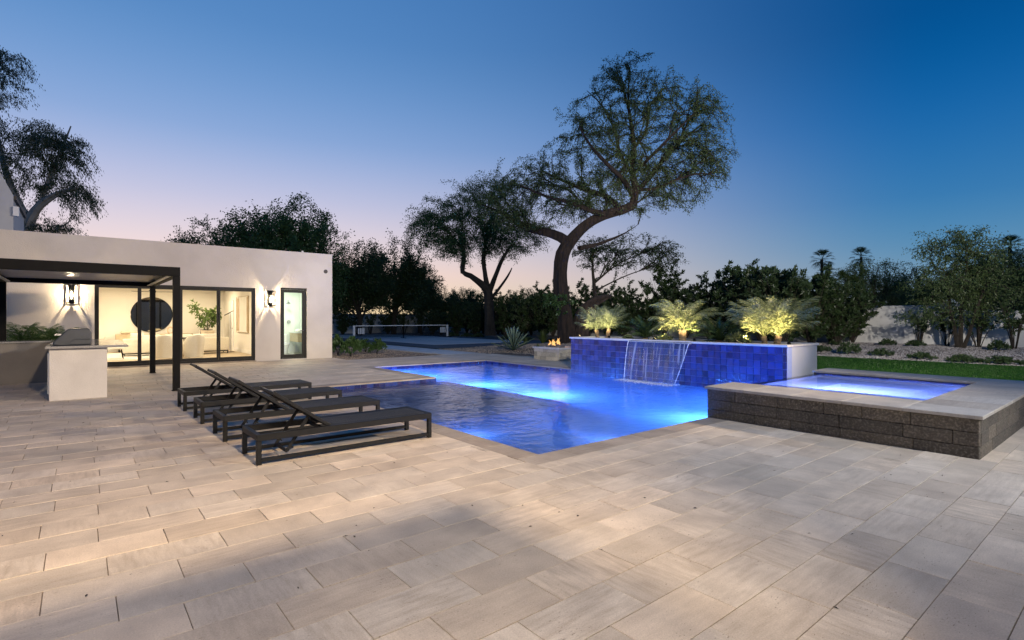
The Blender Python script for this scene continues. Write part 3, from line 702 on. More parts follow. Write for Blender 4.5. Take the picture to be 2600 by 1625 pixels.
# sheet of falling water, narrowing as it falls
fw = MB(); nu, nv = 40, 22; vs = []
for j in range(nv + 1):
    t = j / nv; z = .915 - t * (.915 - WL)
    out = PX1 - .075 - .16 * math.sqrt(max(t, 0)) - .02 * t
    for i in range(nu + 1):
        s_ = i / nu; yl, yr = FY0 + .02 + .30 * t ** 1.3, FY1 - .02 + .02 * t
        y = yl + (yr - yl) * s_
        vs.append((out + .006 * math.sin(s_ * 47 + t * 2) + .004 * math.sin(s_ * 91), y, z))
fw.add(vs, [(j * (nu + 1) + i, j * (nu + 1) + i + 1, (j + 1) * (nu + 1) + i + 1, (j + 1) * (nu + 1) + i) for j in range(nv) for i in range(nu)])
wf = fw.build('waterfall', 'fall_water', None, smooth=True, loc=(PX1 - .1, 8.0, WL)); tag(wf, 'clear sheet of water spilling from the blue tiled planter wall', 'waterfall')
for s_ in (0, nu):
    ed = MB(); ed.tube([vs[j * (nu + 1) + s_] for j in range(nv + 1)], [.009 + .004 * math.sin(j * 1.7) for j in range(nv + 1)], 6)
    ed.build('edge_stream', 'white_water', wf, smooth=True)
# foam where the sheet lands
fo = []
for i in range(1100):
    y = random.uniform(FY0 + .25, FY1 + .15); x = PX1 - .30 + random.gauss(0, .13); s_ = random.uniform(.004, .015)
    fo.append([(x - s_, y - s_, WL + .004), (x + s_, y - s_, WL + .004), (x + s_ * .8, y + s_, WL + .010), (x - s_ * .8, y + s_, WL + .010)])
ft = npmesh('foam', np.array(fo) - np.array(ORG[wf]), 4, 'white_trim', wf); tag(ft, kind='stuff')

# ------------------------------------------------------------------ lawn, path, court, boundary walls
lw = MB(); lw.box(12.12, 22.9, -30, 10.3, -.06, .0); lawn = tag(lw.build('lawn', 'turf'), 'strip of short green lawn behind the spa', 'lawn', kind='structure')
N = 60000; a = rng.uniform(0, 2 * np.pi, N); bx_ = 12.14 + (22.85 - 12.14) * rng.random(N); by_ = rng.uniform(-4, 10.3, N)
h = rng.uniform(.02, .045, N); wd = rng.uniform(.003, .006, N); ln = rng.normal(0, .012, (N, 2))
B0 = np.stack([bx_ - wd * np.cos(a), by_ - wd * np.sin(a), np.zeros(N)], 1); B1 = np.stack([bx_ + wd * np.cos(a), by_ + wd * np.sin(a), np.zeros(N)], 1)
B2 = np.stack([bx_ + ln[:, 0], by_ + ln[:, 1], h], 1)
gs = npmesh('grass', np.stack([B0, B1, B2], 1), 3, 'grass_blade', lawn); tag(gs, kind='stuff')
pt = MB()
for i, y in enumerate(np.arange(18.64, 52, 1.2)): pt.cbox(11.72, 13.38, y + .004, y + 1.196, -.12, .004, .006)
tag(pt.build('path', 'concrete'), 'pale concrete path running beside the sport court', 'path', kind='structure')
ct = MB(); ct.box(13.75, 24.0, 22.7, 50, -.10, .012); court = tag(ct.build('sport_court', 'court_out'), 'sport court with dark blue border and tan playing area', 'court', kind='structure')
ci = MB(); ci.box(15.4, 22.2, 25.7, 46.5, -.02, .016); ci.build('playing_area', 'court_in', court)
cl = MB()
for (a, b, c, d) in ((15.42, 22.18, 25.72, 25.77), (15.42, 22.18, 33.7, 33.75), (15.42, 22.18, 38.3, 38.35), (15.42, 15.47, 25.77, 46.4), (22.13, 22.18, 25.77, 46.4), (18.78, 18.83, 25.77, 33.7)): cl.box(a, b, c, d, .012, .0195)
cl.build('court_line', 'paint_white', court)
def bwall(name, x0, x1, y0, y1, h, label):
    mb = MB(); mb.box(x0, x1, y0, y1, -.3, h - .05)
    dx, dy = (.03, .0) if x1 - x0 < y1 - y0 else (0., .03)
    t = thing(name, ((x0 + x1) / 2, (y0 + y1) / 2, 0), label, 'wall')
    mb.build('wall_face', 'wall_paint', t); mb = MB(); mb.box(x0 - dx, x1 + dx, y0, y1, h - .05, h); mb.build('wall_cap', 'wall_paint', t, bevel=.012)
    return t
bwall('boundary_wall', 33.5, 33.75, -30, 6.6, 1.84, 'white stucco boundary wall behind the gravel bed and lawn')
w2 = bwall('boundary_wall', 33.5, 33.75, 6.6, 51.99, 2.16, 'taller stretch of white stucco boundary wall, one step up, behind the oleanders')
mb = MB(); mb.box(33.44, 33.81, 6.35, 7.4, 1.9, 2.26); mb.build('wall_pier', 'wall_paint', w2)
bwall('boundary_wall', -20, 33.75, 52, 52.25, 1.95, 'pale boundary wall at the far end of the sport court')
# pebbles on the nearer gravel
def ico():
    t = (1 + 5 ** .5) / 2
    v = np.array([(-1, t, 0), (1, t, 0), (-1, -t, 0), (1, -t, 0), (0, -1, t), (0, 1, t), (0, -1, -t), (0, 1, -t), (t, 0, -1), (t, 0, 1), (-t, 0, -1), (-t, 0, 1)]) / 1.9
    f = [(0, 11, 5), (0, 5, 1), (0, 1, 7), (0, 7, 10), (0, 10, 11), (1, 5, 9), (5, 11, 4), (11, 10, 2), (10, 7, 6), (7, 1, 8), (3, 9, 4), (3, 4, 2), (3, 2, 6), (3, 6, 8), (3, 8, 9), (4, 9, 5), (2, 4, 11), (6, 2, 10), (8, 6, 7), (9, 8, 1)]
    return v, f
OCT = [(0, 2, 4), (2, 1, 4), (1, 3, 4), (3, 0, 4)]
def pebbles(name, rect, n, mat, s0, s1, keep=None):
    x = rng.uniform(rect[0], rect[1], n); y = rng.uniform(rect[2], rect[3], n)
    if keep is not None: k = keep(x, y); x, y = x[k], y[k]
    n = len(x); s = rng.uniform(s0, s1, n); z = ground_h(x, y); a = rng.uniform(0, 6.28, n); st = rng.uniform(.6, 1., n)
    base = np.array([(1, 0, 0), (-1, 0, 0), (0, 1, 0), (0, -1, 0), (.1, .1, .75)])
    ca, sa = np.cos(a), np.sin(a)
    px_ = (base[None, :, 0] * ca[:, None] - base[None, :, 1] * st[:, None] * sa[:, None]) * s[:, None] + x[:, None]
    py_ = (base[None, :, 0] * sa[:, None] + base[None, :, 1] * st[:, None] * ca[:, None]) * s[:, None] + y[:, None]
    pz_ = base[None, :, 2] * s[:, None] + z[:, None]
    P = np.stack([px_, py_, pz_], 2)
    tri = P[:, np.array(OCT)].reshape(-1, 3, 3)
    return tag(npmesh(name, tri, 3, mat, ground), kind='stuff')
pebbles('gravel', (7.55, 11.7, 18.66, 27), 9000, 'pebble', .014, .035)
pebbles('gravel', (13.45, 24, 14.8, 22.6), 14000, 'pebble', .014, .04, lambda x, y: (y > 17.9) | (x > 14.15))
pebbles('gravel', (22.95, 33.4, 0, 14), 22000, 'pebble_grey', .014, .04)

# dry leaf litter blown on the terrace
N = 150; lx_ = rng.uniform(-.5, 7, N); ly_ = rng.uniform(.6, 10, N)
k_ = ~((lx_ > 3.6) & (ly_ > 4.0)) & ~((lx_ > 7.3) & (ly_ > 1.1)); lx_, ly_ = lx_[k_], ly_[k_]; N = len(lx_)
a = rng.uniform(0, 6.28, N); L_ = rng.uniform(.006, .018, N); W_ = L_ * rng.uniform(.25, .5, N)
D_ = np.stack([np.cos(a), np.sin(a), np.zeros(N)], 1); S_ = np.stack([-np.sin(a), np.cos(a), np.zeros(N)], 1); C_ = np.stack([lx_, ly_, np.full(N, .004)], 1)
up_ = np.stack([np.zeros(N), np.zeros(N), rng.uniform(.001, .006, N)], 1)
tag(npmesh('fallen_leaf_litter', np.stack([C_ - D_ * L_[:, None], C_ + S_ * W_[:, None] + up_, C_ + D_ * L_[:, None], C_ - S_ * W_[:, None] + up_], 1), 4, 'bark', patio), kind='stuff')

# ================================================================== GUEST HOUSE
YH = 19.97
house = thing('guest_house', (3, 23, 0), 'low flat-roofed guest house with smooth pale stucco wall and black framed glass doors', 'house')
HX0, HX1, HZ, YB = -9.0, 7.46, 3.92, 28.4
DX0, DX1, DZ = .36, 4.76, 2.55          # sliding doors
EX0, EX1, EZ = 5.59, 6.52, 2.60         # bathroom door
T = .22
w = MB()
w.box(HX0, DX0, YH, YH + T, -.15, HZ); w.box(DX0, DX1, YH, YH + T, DZ, HZ); w.box(DX1, EX0, YH, YH + T, -.15, HZ); w.box(EX0, EX1, YH, YH + T, EZ, HZ); w.box(EX1, HX1, YH, YH + T, -.15, HZ)
w.box(DX0, DX1, YH + .03, YH + T, -.15, .035); w.box(EX0, EX1, YH + .03, YH + T, -.15, .03)
w.build('wall', 'stucco', house)
w = MB(); w.box(HX1 - T, HX1, YH + T, YB + .2, -.15, HZ); w.box(HX0, HX0 + T, YH + T, YB + .2, -.15, HZ); w.box(HX0 + T, HX1 - T, YB, YB + .2, -.15, HZ); w.build('rear_wall', 'stucco', house)
w = MB(); w.box(HX0 + T, HX1 - T, YH + T, YB, 3.45, 3.62); w.build('roof', 'concrete', house)
w = MB(); w.tube([(6.75, 21.2, 3.6), (6.75, 21.2, 4.12)], .035, 10); w.build('vent_pipe', 'white_trim', house)
w = MB(); w.tube([(7.21, YH - .012, 3.26), (7.21, YH + .02, 3.26)], .075, 18); w.build('soffit_vent', 'pot_dark', house)
fl = MB(); fl.box(HX0 + T, 5.40, YH + T, YB, -.1, .05); fl.build('floor', 'oak_floor', house)
iw = MB(); iw.box(HX0 + T + .003, 5.40, YB - .03, YB - .003, .05, 2.85); iw.box(5.37, 5.40, YH + T + .002, YB - .03, .05, 2.85); iw.box(-1.2, -1.17, YH + T + .002, YB - .03, .05, 2.85); iw.build('interior_wall', 'interior_wall', house)
iw = MB(); iw.box(HX0 + T + .003, 5.37, YH + T + .004, YB - .03, 2.85, 2.95); iw.build('ceiling', 'interior_ceiling', house)
iw = MB(); iw.box(-1.17, 5.37, YB - .045, YB - .03, .05, .2); iw.box(5.355, 5.37, YH + T + .01, YB - .045, .05, .2); iw.build('skirting', 'white_trim', house)
bw = MB(); bw.box(5.45, 7.22, 22.98, 23.0, .05, 2.85); bw.box(5.45, 5.47, YH + T + .002, 22.98, .05, 2.85); bw.box(7.20, 7.22, YH + T + .002, 22.98, .05, 2.85); bw.box(5.47, 7.2, YH + T + .002, 22.98, 2.83, 2.86); bw.build('bathroom_wall', 'bath_wall', house)
bw = MB(); bw.box(5.47, 7.2, YH + T + .002, 22.98, .0, .05); bw.build('bathroom_floor', 'concrete', house)
# sliding doors: frame, four panels
sl = MB(); f_ = .055
sl.box(DX0, DX1, YH + .05, YH + .19, DZ - .06, DZ); sl.box(DX0, DX1, YH + .05, YH + .19, .035, .10)
sl.box(DX0, DX0 + f_, YH + .05, YH + .19, .10, DZ - .06); sl.box(DX1 - f_, DX1, YH + .05, YH + .19, .10, DZ - .06)
sd = sl.build('sliding_door', 'frame_metal', house)
xs = [DX0 + f_, 1.46, 2.555, 3.64, DX1 - f_]
for i in range(4):
    a, b = xs[i], xs[i + 1]; y = YH + (.075 if i in (0, 3) else .125); s_ = .05
    m_ = MB(); m_.box(a, b, y, y + .045, .10, .10 + .085); m_.box(a, b, y, y + .045, DZ - .13, DZ - .06); m_.box(a, a + s_, y, y + .045, .185, DZ - .13); m_.box(b - s_, b, y, y + .045, .185, DZ - .13)
    m_.build('door_leaf', 'frame_metal', sd)
    g = MB(); g.quad((a + s_, y + .022, .185), (b - s_, y + .022, .185), (b - s_, y + .022, DZ - .13), (a + s_, y + .022, DZ - .13)); g.build('pane', 'glass', sd, recalc=False)
hd = MB(); hd.tube([(2.52, YH + .055, 1.0), (2.52, YH + .055, 1.32)], .014, 8); hd.box(2.505, 2.535, YH + .055, YH + .13, 1.0, 1.03); hd.box(2.505, 2.535, YH + .055, YH + .13, 1.29, 1.32); hd.build('handle', 'black_metal', sd)
th = MB(); th.cbox(DX0 - .02, DX1 + .02, YH - .07, YH + .05, -.02, .034, .004); th.build('threshold', 'coping_trav', house)
dm = MB(); y = YH + .07
dm.box(EX0, EX1, y, y + .06, EZ - .06, EZ); dm.box(EX0, EX0 + .06, y, y + .06, .03, EZ - .06); dm.box(EX1 - .06, EX1, y, y + .06, .03, EZ - .06); dm.box(EX0 + .06, EX1 - .06, y, y + .06, .03, .06)
gd = dm.build('glass_door', 'frame_metal', house)
dm = MB(); a, b = EX0 + .065, EX1 - .065; y2 = y + .01
dm.box(a, b, y2, y2 + .04, .065, .19); dm.box(a, b, y2, y2 + .04, EZ - .17, EZ - .065); dm.box(a, a + .085, y2, y2 + .04, .19, EZ - .17); dm.box(b - .085, b, y2, y2 + .04, .19, EZ - .17); dm.build('door_leaf', 'frame_metal', gd)
dm = MB(); dm.quad((a + .085, y2 + .02, .19), (b - .085, y2 + .02, .19), (b - .085, y2 + .02, EZ - .17), (a + .085, y2 + .02, EZ - .17)); dm.build('pane', 'glass', gd, recalc=False)
dm = MB(); dm.tube([(b - .045, y2 - .05, 1.05), (b - .18, y2 - .05, 1.05)], .011, 8); dm.tube([(b - .045, y2, 1.05), (b - .045, y2 - .05, 1.05)], .013, 8); dm.build('handle', 'steel', gd)
# ceiling lights inside
WARM = (1., .80, .54)
def ceil_light(x, y, z, pw, label, c=WARM, size=1.2):
    t = thing('ceiling_light', (x, y, z), label, 'ceiling light', 'ceiling lights inside the guest house')
    m_ = MB(); m_.lathe((x, y, z - .025), [(.16, 0), (.17, .01), (.17, .024)], 20); m_.build('diffuser', 'downlight', t)
    lamp('AREA', 'ceiling_light_glow', (x, y, z - .04), t, pw, c, size, aim=(x, y, 0))
for (x, y) in ((1.0, 22.4), (3.6, 22.4), (1.6, 26.3), (4.0, 26.3), (-.2, 25)): ceil_light(x, y, 2.85, 78, 'round flush ceiling light in the guest house living room')
ceil_light(6.3, 21.7, 2.83, 62, 'round flush ceiling light in the guest house bathroom', (.96, 1., .84), .6)

# ------------------------------------------------------------------ furniture seen through the glass
def soft(mb, name, mat, parent, r=.05): return mb.build(name, mat, parent, smooth=True, bevel=r, segs=4)
so = thing('sofa', (3.05, 25.1, .05), 'long cream sofa seen from behind through the sliding doors', 'sofa')
m_ = MB(); m_.box(1.27, 4.87, 24.65, 24.85, .17, .72); soft(m_, 'backrest', 'boucle', so)
m_ = MB(); m_.box(1.27, 1.47, 24.86, 25.55, .17, .62); m_.box(4.67, 4.87, 24.86, 25.55, .17, .62); soft(m_, 'armrest', 'boucle', so)
m_ = MB(); m_.box(1.48, 4.66, 24.86, 25.55, .17, .45); soft(m_, 'seat', 'boucle', so)
for x0 in (1.52, 2.6, 3.65): m_ = MB(); m_.box(x0, x0 + .98, 24.86, 25.05, .46, .86); soft(m_, 'back_cushion', 'cushion_white', so, .07)
m_ = MB(); m_.box(1.3, 4.84, 24.68, 24.71, .13, .17); m_.box(1.3, 4.84, 25.5, 25.53, .13, .17); m_.build('rail', 'black_metal', so)
for x in (1.32, 4.80):
    for y in (24.68, 25.5): m_ = MB(); m_.box(x, x + .03, y, y + .03, .05, .13); m_.build('leg', 'black_metal', so)
def cushion(name, c, s, mat, label, rz):
    bmv = MB(); n_ = 10; vs = []; fs = []
    for k in (1, -1):
        for j in range(n_ + 1):
            for i in range(n_ + 1):
                u, v = i / n_ * 2 - 1, j / n_ * 2 - 1
                d = k * .5 * s[1] * ((1 - u ** 4) * (1 - v ** 4)) ** .5
                pinch = 1 - .10 * (1 - (1 - u * u) ** .5 if abs(v) > .9 else 0)
                vs.append((u * s[0] / 2 * (1 - .08 * (1 - v * v)), d, v * s[2] / 2 * (1 - .10 * (1 - u * u))))
    for k in (0, 1):
        o = k * (n_ + 1) ** 2
        for j in range(n_):
            for i in range(n_): fs.append((o + j * (n_ + 1) + i, o + j * (n_ + 1) + i + 1, o + (j + 1) * (n_ + 1) + i + 1, o + (j + 1) * (n_ + 1) + i))
    ca, sa = math.cos(rz), math.sin(rz)
    bmv.add([(c[0] + x * ca - y * sa, c[1] + x * sa + y * ca, c[2] + z) for x, y, z in vs], fs)
    return tag(bmv.build(name, mat, None, smooth=True, loc=(c[0], c[1], c[2] - s[2] / 2)), label, 'cushion')
cushion('throw_cushion', (4.15, 25.12, .80), (.55, .22, .42), 'cushion', 'tan throw cushion showing above the sofa back below the house plant', .15)
cushion('throw_cushion', (1.75, 25.12, .74), (.46, .2, .4), 'cushion_white', 'round cream cushion at the end of the sofa back', -.2)
def barrel_chair(loc, rz, label):
    t = thing('dining_chair', (0, 0, 0), label, 'chair', 'curved upholstered dining chairs')
    prof = []; n_ = 22; vs = []; fs = []
    rows_ = [(0.30, .06), (.31, .30), (.335, .60), (.335, .84), (.31, .88), (.275, .84), (.27, .6), (.26, .46)]
    for (r_, z) in rows_:
        for i in range(n_ + 1):
            a = R(-20) + R(220) * i / n_; k = math.sin((i / n_) * math.pi) ** .6
            zz_ = z if z < .46 else .46 + (z - .46) * k
            vs.append((r_ * math.cos(a), r_ * math.sin(a), zz_))
    for j in range(len(rows_) - 1):
        for i in range(n_): fs.append((j * (n_ + 1) + i, j * (n_ + 1) + i + 1, (j + 1) * (n_ + 1) + i + 1, (j + 1) * (n_ + 1) + i))
    m_ = MB(); m_.add(vs, fs); m_.build('backrest', 'boucle', t, smooth=True)
    m_ = MB(); m_.lathe((0, 0, 0), [(.24, .05), (.255, .08), (.262, .36), (.265, .44), (.25, .475), (.2, .485)], 24); m_.build('seat', 'boucle', t, smooth=True)
    t.location = loc; t.rotation_euler = (0, 0, rz); ORG[t] = Vector(loc); return t
barrel_chair((2.31, 22.2, .05), R(180), 'pale curved dining chair seen from behind, the one nearer the pergola')
barrel_chair((3.24, 22.25, .05), R(195), 'pale curved dining chair seen from behind in front of the house plant')
barrel_chair((2.95, 24.0, .05), R(5), 'pale curved dining chair on the far side of the round table')
t = thing('dining_table', (2.85, 23.1, .05), 'round dark dining table between the pale curved chairs', 'table')
m_ = MB(); m_.lathe((2.85, 23.1, 0), [(.60, .74), (.62, .75), (.62, .77), (.6, .78)], 36); m_.build('tabletop', 'pot_dark', t)
for k in range(4):
    a = R(45 + 90 * k); m_ = MB(); m_.tube([(2.85 + .45 * math.cos(a), 23.1 + .45 * math.sin(a), .05), (2.85 + .3 * math.cos(a), 23.1 + .3 * math.sin(a), .74)], .02, 8); m_.build('leg', 'black_metal', t)
t = thing('console_table', (2.6, 27.9, .05), 'low oak console below the round mirror', 'console')
m_ = MB(); m_.cbox(1.2, 4.0, 27.7, 28.1, .22, .82, .01); m_.build('cabinet', 'oak', t)
for x in (1.3, 3.85):
    for y in (27.74, 28.0): m_ = MB(); m_.box(x, x + .04, y, y + .04, .05, .22); m_.build('leg', 'black_metal', t)
m_ = MB(); m_.cbox(1.35, 1.95, 27.72, 28.05, .825, .96, .06); b_ = m_.build('storage_basket', 'cushion', None, smooth=True, bevel=.02, loc=(1.65, 27.9, .825)); tag(b_, 'woven grey basket lying on the console', 'basket')
m_ = MB(); m_.tube([(3.15 + .11 * math.cos(a), 27.85, .97 + .14 * math.sin(a)) for a in np.linspace(-1.3, 4.4, 20)], .03, 8); b_ = m_.build('ring_sculpture', 'ceramic', None, smooth=True, loc=(3.15, 27.85, .825)); tag(b_, 'small terracotta ring sculpture on the console', 'sculpture')
t = thing('round_mirror', (2.51, YB - .05, .9), 'large round mirror with thin dark rim on the back wall', 'mirror')
m_ = MB(); m_.tube([(2.51, YB - .05, 1.66), (2.51, YB - .062, 1.66)], .755, 48); m_.build('mirror_glass', 'mirror', t)
m_ = MB(); m_.tube([(2.51 + .765 * math.cos(a), YB - .06, 1.66 + .765 * math.sin(a)) for a in np.linspace(0, 2 * math.pi, 49)], .014, 6, False); m_.build('rim', 'black_metal', t)
t = thing('floor_lamp', (5.08, 25.4, .05), 'thin black floor lamp with slanted head beside the sofa', 'lamp')
m_ = MB(); m_.lathe((5.08, 25.4, .05), [(.14, 0), (.14, .015), (.02, .02)], 20); m_.build('base', 'black_metal', t)
m_ = MB(); m_.tube([(5.08, 25.4, .06), (5.08, 25.4, 1.72)], .011, 8); m_.build('pole', 'black_metal', t)
m_ = MB(); m_.bar((4.86, 25.55, 1.62), (5.16, 25.35, 1.82), .045, .025); m_.build('lamp_head', 'black_metal', t)
t = thing('painting', (5.35, 24.5, .9), 'tall abstract painting in beige and brown on the right-hand interior wall', 'painting')
m_ = MB(); m_.box(5.325, 5.368, 23.55, 25.5, .92, 2.40); m_.build('canvas', 'art_paper', t)
m_ = MB(); m_.box(5.321, 5.325, 25.0, 25.46, .96, 2.36); m_.box(5.321, 5.325, 23.6, 23.75, .96, 2.36); m_.build('brushwork', 'art_brown', t)
m_ = MB(); m_.box(5.31, 5.369, 23.53, 23.55, .90, 2.42); m_.box(5.31, 5.369, 25.5, 25.52, .90, 2.42); m_.box(5.31, 5.369, 23.55, 25.5, 2.40, 2.42); m_.box(5.31, 5.369, 23.55, 25.5, .90, .92); m_.build('picture_frame', 'oak', t)
m_ = MB(); m_.box(5.33, 5.369, 26.2, 27.15, .05, 2.3); d_ = m_.build('interior_door', 'white_trim', house); m_ = MB(); m_.tube([(5.33, 26.3, 1.05), (5.29, 26.3, 1.05)], .02, 8); m_.build('handle', 'steel', d_)
m_ = MB(); m_.box(.2, 2.6, 22.9, 27.4, .05, .062); tag(m_.build('rug', 'rug', None, loc=(1.4, 25, .05)), 'pale patterned rug under the sofa end', 'rug')
t = thing('accent_chair', (1.0, 23.6, .05), 'low chair on thin splayed black legs behind the bar counter', 'chair')
m_ = MB(); m_.cbox(.7, 1.25, 23.3, 23.85, .40, .48, .02); m_.build('seat', 'cushion_white', t); m_ = MB(); m_.cbox(.68, .74, 23.3, 23.85, .48, .85, .02); m_.build('backrest', 'cushion_white', t)
for x, sx in ((.78, -.05), (1.18, .05)):
    for y, sy in ((23.36, -.05), (23.8, .05)): m_ = MB(); m_.tube([(x, y, .4), (x + sx, y + sy, .05)], .012, 6); m_.build('leg', 'black_metal', t)
# pendant over the table
t = thing('ceiling_fan', (2.1, 23.4, 2.5), 'black ceiling fan at the top of the sliding doors', 'fan')
m_ = MB(); m_.tube([(2.1, 23.4, 2.5), (2.1, 23.4, 2.84)], .02, 8); m_.build('rod', 'black_metal', t); m_ = MB(); m_.lathe((2.1, 23.4, 2.42), [(.05, 0), (.10, .03), (.10, .09), (.05, .12)], 16); m_.build('hub', 'black_metal', t)
for k in range(3):
    a = R(20 + 120 * k); c_, s_ = math.cos(a), math.sin(a); m_ = MB(); m_.bar((2.1 + .1 * c_, 23.4 + .1 * s_, 2.47), (2.1 + .75 * c_, 23.4 + .75 * s_, 2.49), .12, .012); m_.build('blade', 'black_metal', t)
# bathroom
t = thing('vanity', (6.95, 22.2, .5), 'wall-hung oak vanity with white top in the bathroom', 'vanity')
m_ = MB(); m_.cbox(6.72, 7.195, 21.7, 22.7, .55, .90, .008); m_.build('cabinet', 'oak', t); m_ = MB(); m_.cbox(6.70, 7.197, 21.68, 22.72, .905, .94, .005); m_.build('top', 'porcelain', t)
m_ = MB(); m_.cbox(6.80, 7.1, 21.9, 22.3, .945, 1.05, .03); tag(m_.build('towel', 'cushion_white', None, loc=(6.95, 22.1, .945)), 'folded white towel lying on the vanity top', 'towel')
t = thing('toilet', (6.5, 22.6, .05), 'white toilet bowl beside the vanity seen through the narrow glass door', 'toilet')
m_ = MB(); m_.lathe((6.45, 22.55, .05), [(.12, 0), (.13, .08), (.15, .2), (.20, .36), (.22, .42), (.20, .44), (.15, .43)], 20); m_.build('bowl', 'porcelain', t, smooth=True)
m_ = MB(); m_.cbox(6.25, 6.65, 22.78, 22.97, .35, .85, .03); m_.build('cistern', 'porcelain', t); m_ = MB(); m_.lathe((6.45, 22.55, .49), [(.21, 0), (.215, .015), (.2, .03)], 20); m_.build('lid', 'porcelain', t)
t = thing('shower_fitting', (6.7, 22.9, 2.2), 'chrome shower head on the bathroom wall', 'shower'); m_ = MB(); m_.tube([(6.7, 22.98, 2.2), (6.7, 22.8, 2.24), (6.66, 22.65, 2.16)], .012, 8); m_.build('arm', 'steel', t); m_ = MB(); m_.lathe((6.64, 22.62, 2.08), [(.09, 0), (.09, .02), (.03, .08)], 16); m_.build('head', 'steel', t)
t = thing('shower_valve', (6.75, 22.9, 1.3), 'chrome shower valve with lever on the bathroom wall', 'valve'); m_ = MB(); m_.tube([(6.75, 22.98, 1.35), (6.75, 22.93, 1.35)], .07, 14); m_.build('plate', 'steel', t); m_ = MB(); m_.tube([(6.75, 22.93, 1.35), (6.75, 22.88, 1.35), (6.66, 22.87, 1.33)], .012, 8); m_.build('lever', 'steel', t)

# ------------------------------------------------------------------ wall lanterns
def lantern(x, label, pw):
    t = thing('wall_lantern', (x, YH, 1.95), label, 'wall lantern', 'black wall lanterns on the guest house')
    z0, z1, hw, y1_, y0_ = 1.95, 2.46, .135, YH - .025, YH - .27
    m_ = MB(); m_.cbox(x - .06, x + .06, YH - .02, YH - .001, z0 + .02, z1 - .02, .004); m_.build('back_plate', 'black_metal', t)
    m_ = MB(); b_ = .009
    for sx in (-hw, hw):
        for yy in (y0_, y1_): m_.box(x + sx - b_, x + sx + b_, yy - b_, yy + b_, z0, z1)
    for zz_ in (z0, z1):
        for yy in (y0_, y1_): m_.box(x - hw, x + hw, yy - b_ * .9, yy + b_ * .9, zz_ - b_, zz_ + b_)
        for sx in (-hw, hw): m_.box(x + sx - b_ * .9, x + sx + b_ * .9, y0_, y1_, zz_ - b_, zz_ + b_)
    m_.build('cage', 'black_metal', t)
    yc = YH - .145
    m_ = MB(); m_.lathe((x, yc, z0 - .03), [(.045, 0), (.055, .02), (.072, .03), (.072, .11), (.055, .13)], 18); m_.box(x - .02, x + .02, yc, YH - .01, z0 - .01, z0 + .03); m_.build('base_cup', 'frame_metal', t)
    m_ = MB(); m_.lathe((x, yc, z1 - .15), [(.072, 0), (.075, .14), (.05, .16)], 18); m_.build('top_cap', 'frame_metal', t)
    m_ = MB(); m_.lathe((x, yc, z0 + .10), [(.07, 0), (.07, .26)], 20); g = m_.build('glass_cylinder', 'lantern_glass', t, smooth=True)
    m_ = MB(); m_.lathe((x, yc, z0 + .13), [(.012, 0), (.026, .05), (.03, .09), (.02, .13), (.006, .15)], 12); m_.build('bulb', 'bulb', t, smooth=True)
    lamp('POINT', 'lantern_glow', (x, yc, z0 + .235), t, pw, (1., .80, .52), .03)
lantern(5.22, 'lit black cage lantern on the wall between the sliding doors and the narrow glass door', 800)
lantern(-.16, 'lit black cage lantern on the wall above the outdoor kitchen', 800)
# neighbouring gable behind the parapet
t = thing('main_house_gable', (-4, 23.5, 0), 'pale blue-white gable end rising behind the flat roof', 'house')
m_ = MB(); m_.prism([(-9, 3.63), (-1.62, 3.63), (-1.62, 5.42), (-2.6, 7.6), (-9, 9.2)], 'y', 23.2, 27.5); m_.build('gable_wall', 'stucco_white', t)
m_ = MB(); m_.box(-1.62, -1.48, 23.05, 23.3, 4.75, 5.05); m_.build('flood_lamp', 'white_trim', t)
m_ = MB(); m_.box(-1.70, -1.55, 23.3, 27.4, 5.30, 5.42); m_.build('gutter', 'pot_dark', t)

# ------------------------------------------------------------------ pergola
pg = thing('pergola', (0, 15.2, 0), 'black metal pergola with closed pale louvre roof over the outdoor kitchen', 'pergola')
GX0, GX1, GY0, GY1 = -1.47, 1.63, 12.88, 17.58
for (x, y) in ((GX0, GY0), (GX1 - .125, GY0), (GX0, GY1 - .125), (GX1 - .125, GY1 - .125)):
    m_ = MB(); m_.cbox(x, x + .125, y, y + .125, 0, 2.365, .004); m_.build('post', 'black_metal', pg)
    m_ = MB(); m_.box(x - .015, x + .14, y - .015, y + .14, .001, .012); m_.build('foot_plate', 'black_metal', pg)
for (a, b, c, d) in ((GX0, GX1, GY0, GY0 + .125), (GX0, GX1, GY1 - .125, GY1), (GX0, GX0 + .125, GY0 + .125, GY1 - .125), (GX1 - .125, GX1, GY0 + .125, GY1 - .125)):
    m_ = MB(); m_.cbox(a, b, c, d, 2.367, 2.555, .004); m_.build('beam', 'black_metal', pg)
m_ = MB(); g0 = GX0 + .125; g1 = GX1 - .125
m_.box(g0 + .001, g0 + .07, GY0 + .13, GY1 - .13, 2.38, 2.395); m_.box(g1 - .07, g1 - .001, GY0 + .13, GY1 - .13, 2.38, 2.395); m_.build('gutter', 'louvre', pg)
k = 0; yy = GY0 + .135
while yy < GY1 - .30:
    m_ = MB(); m_.prism([(yy, 2.470), (yy + .205, 2.476), (yy + .205, 2.502), (yy, 2.496)], 'x', g0 + .012, g1 - .012); m_.build('louvre', 'louvre', pg); yy += .208

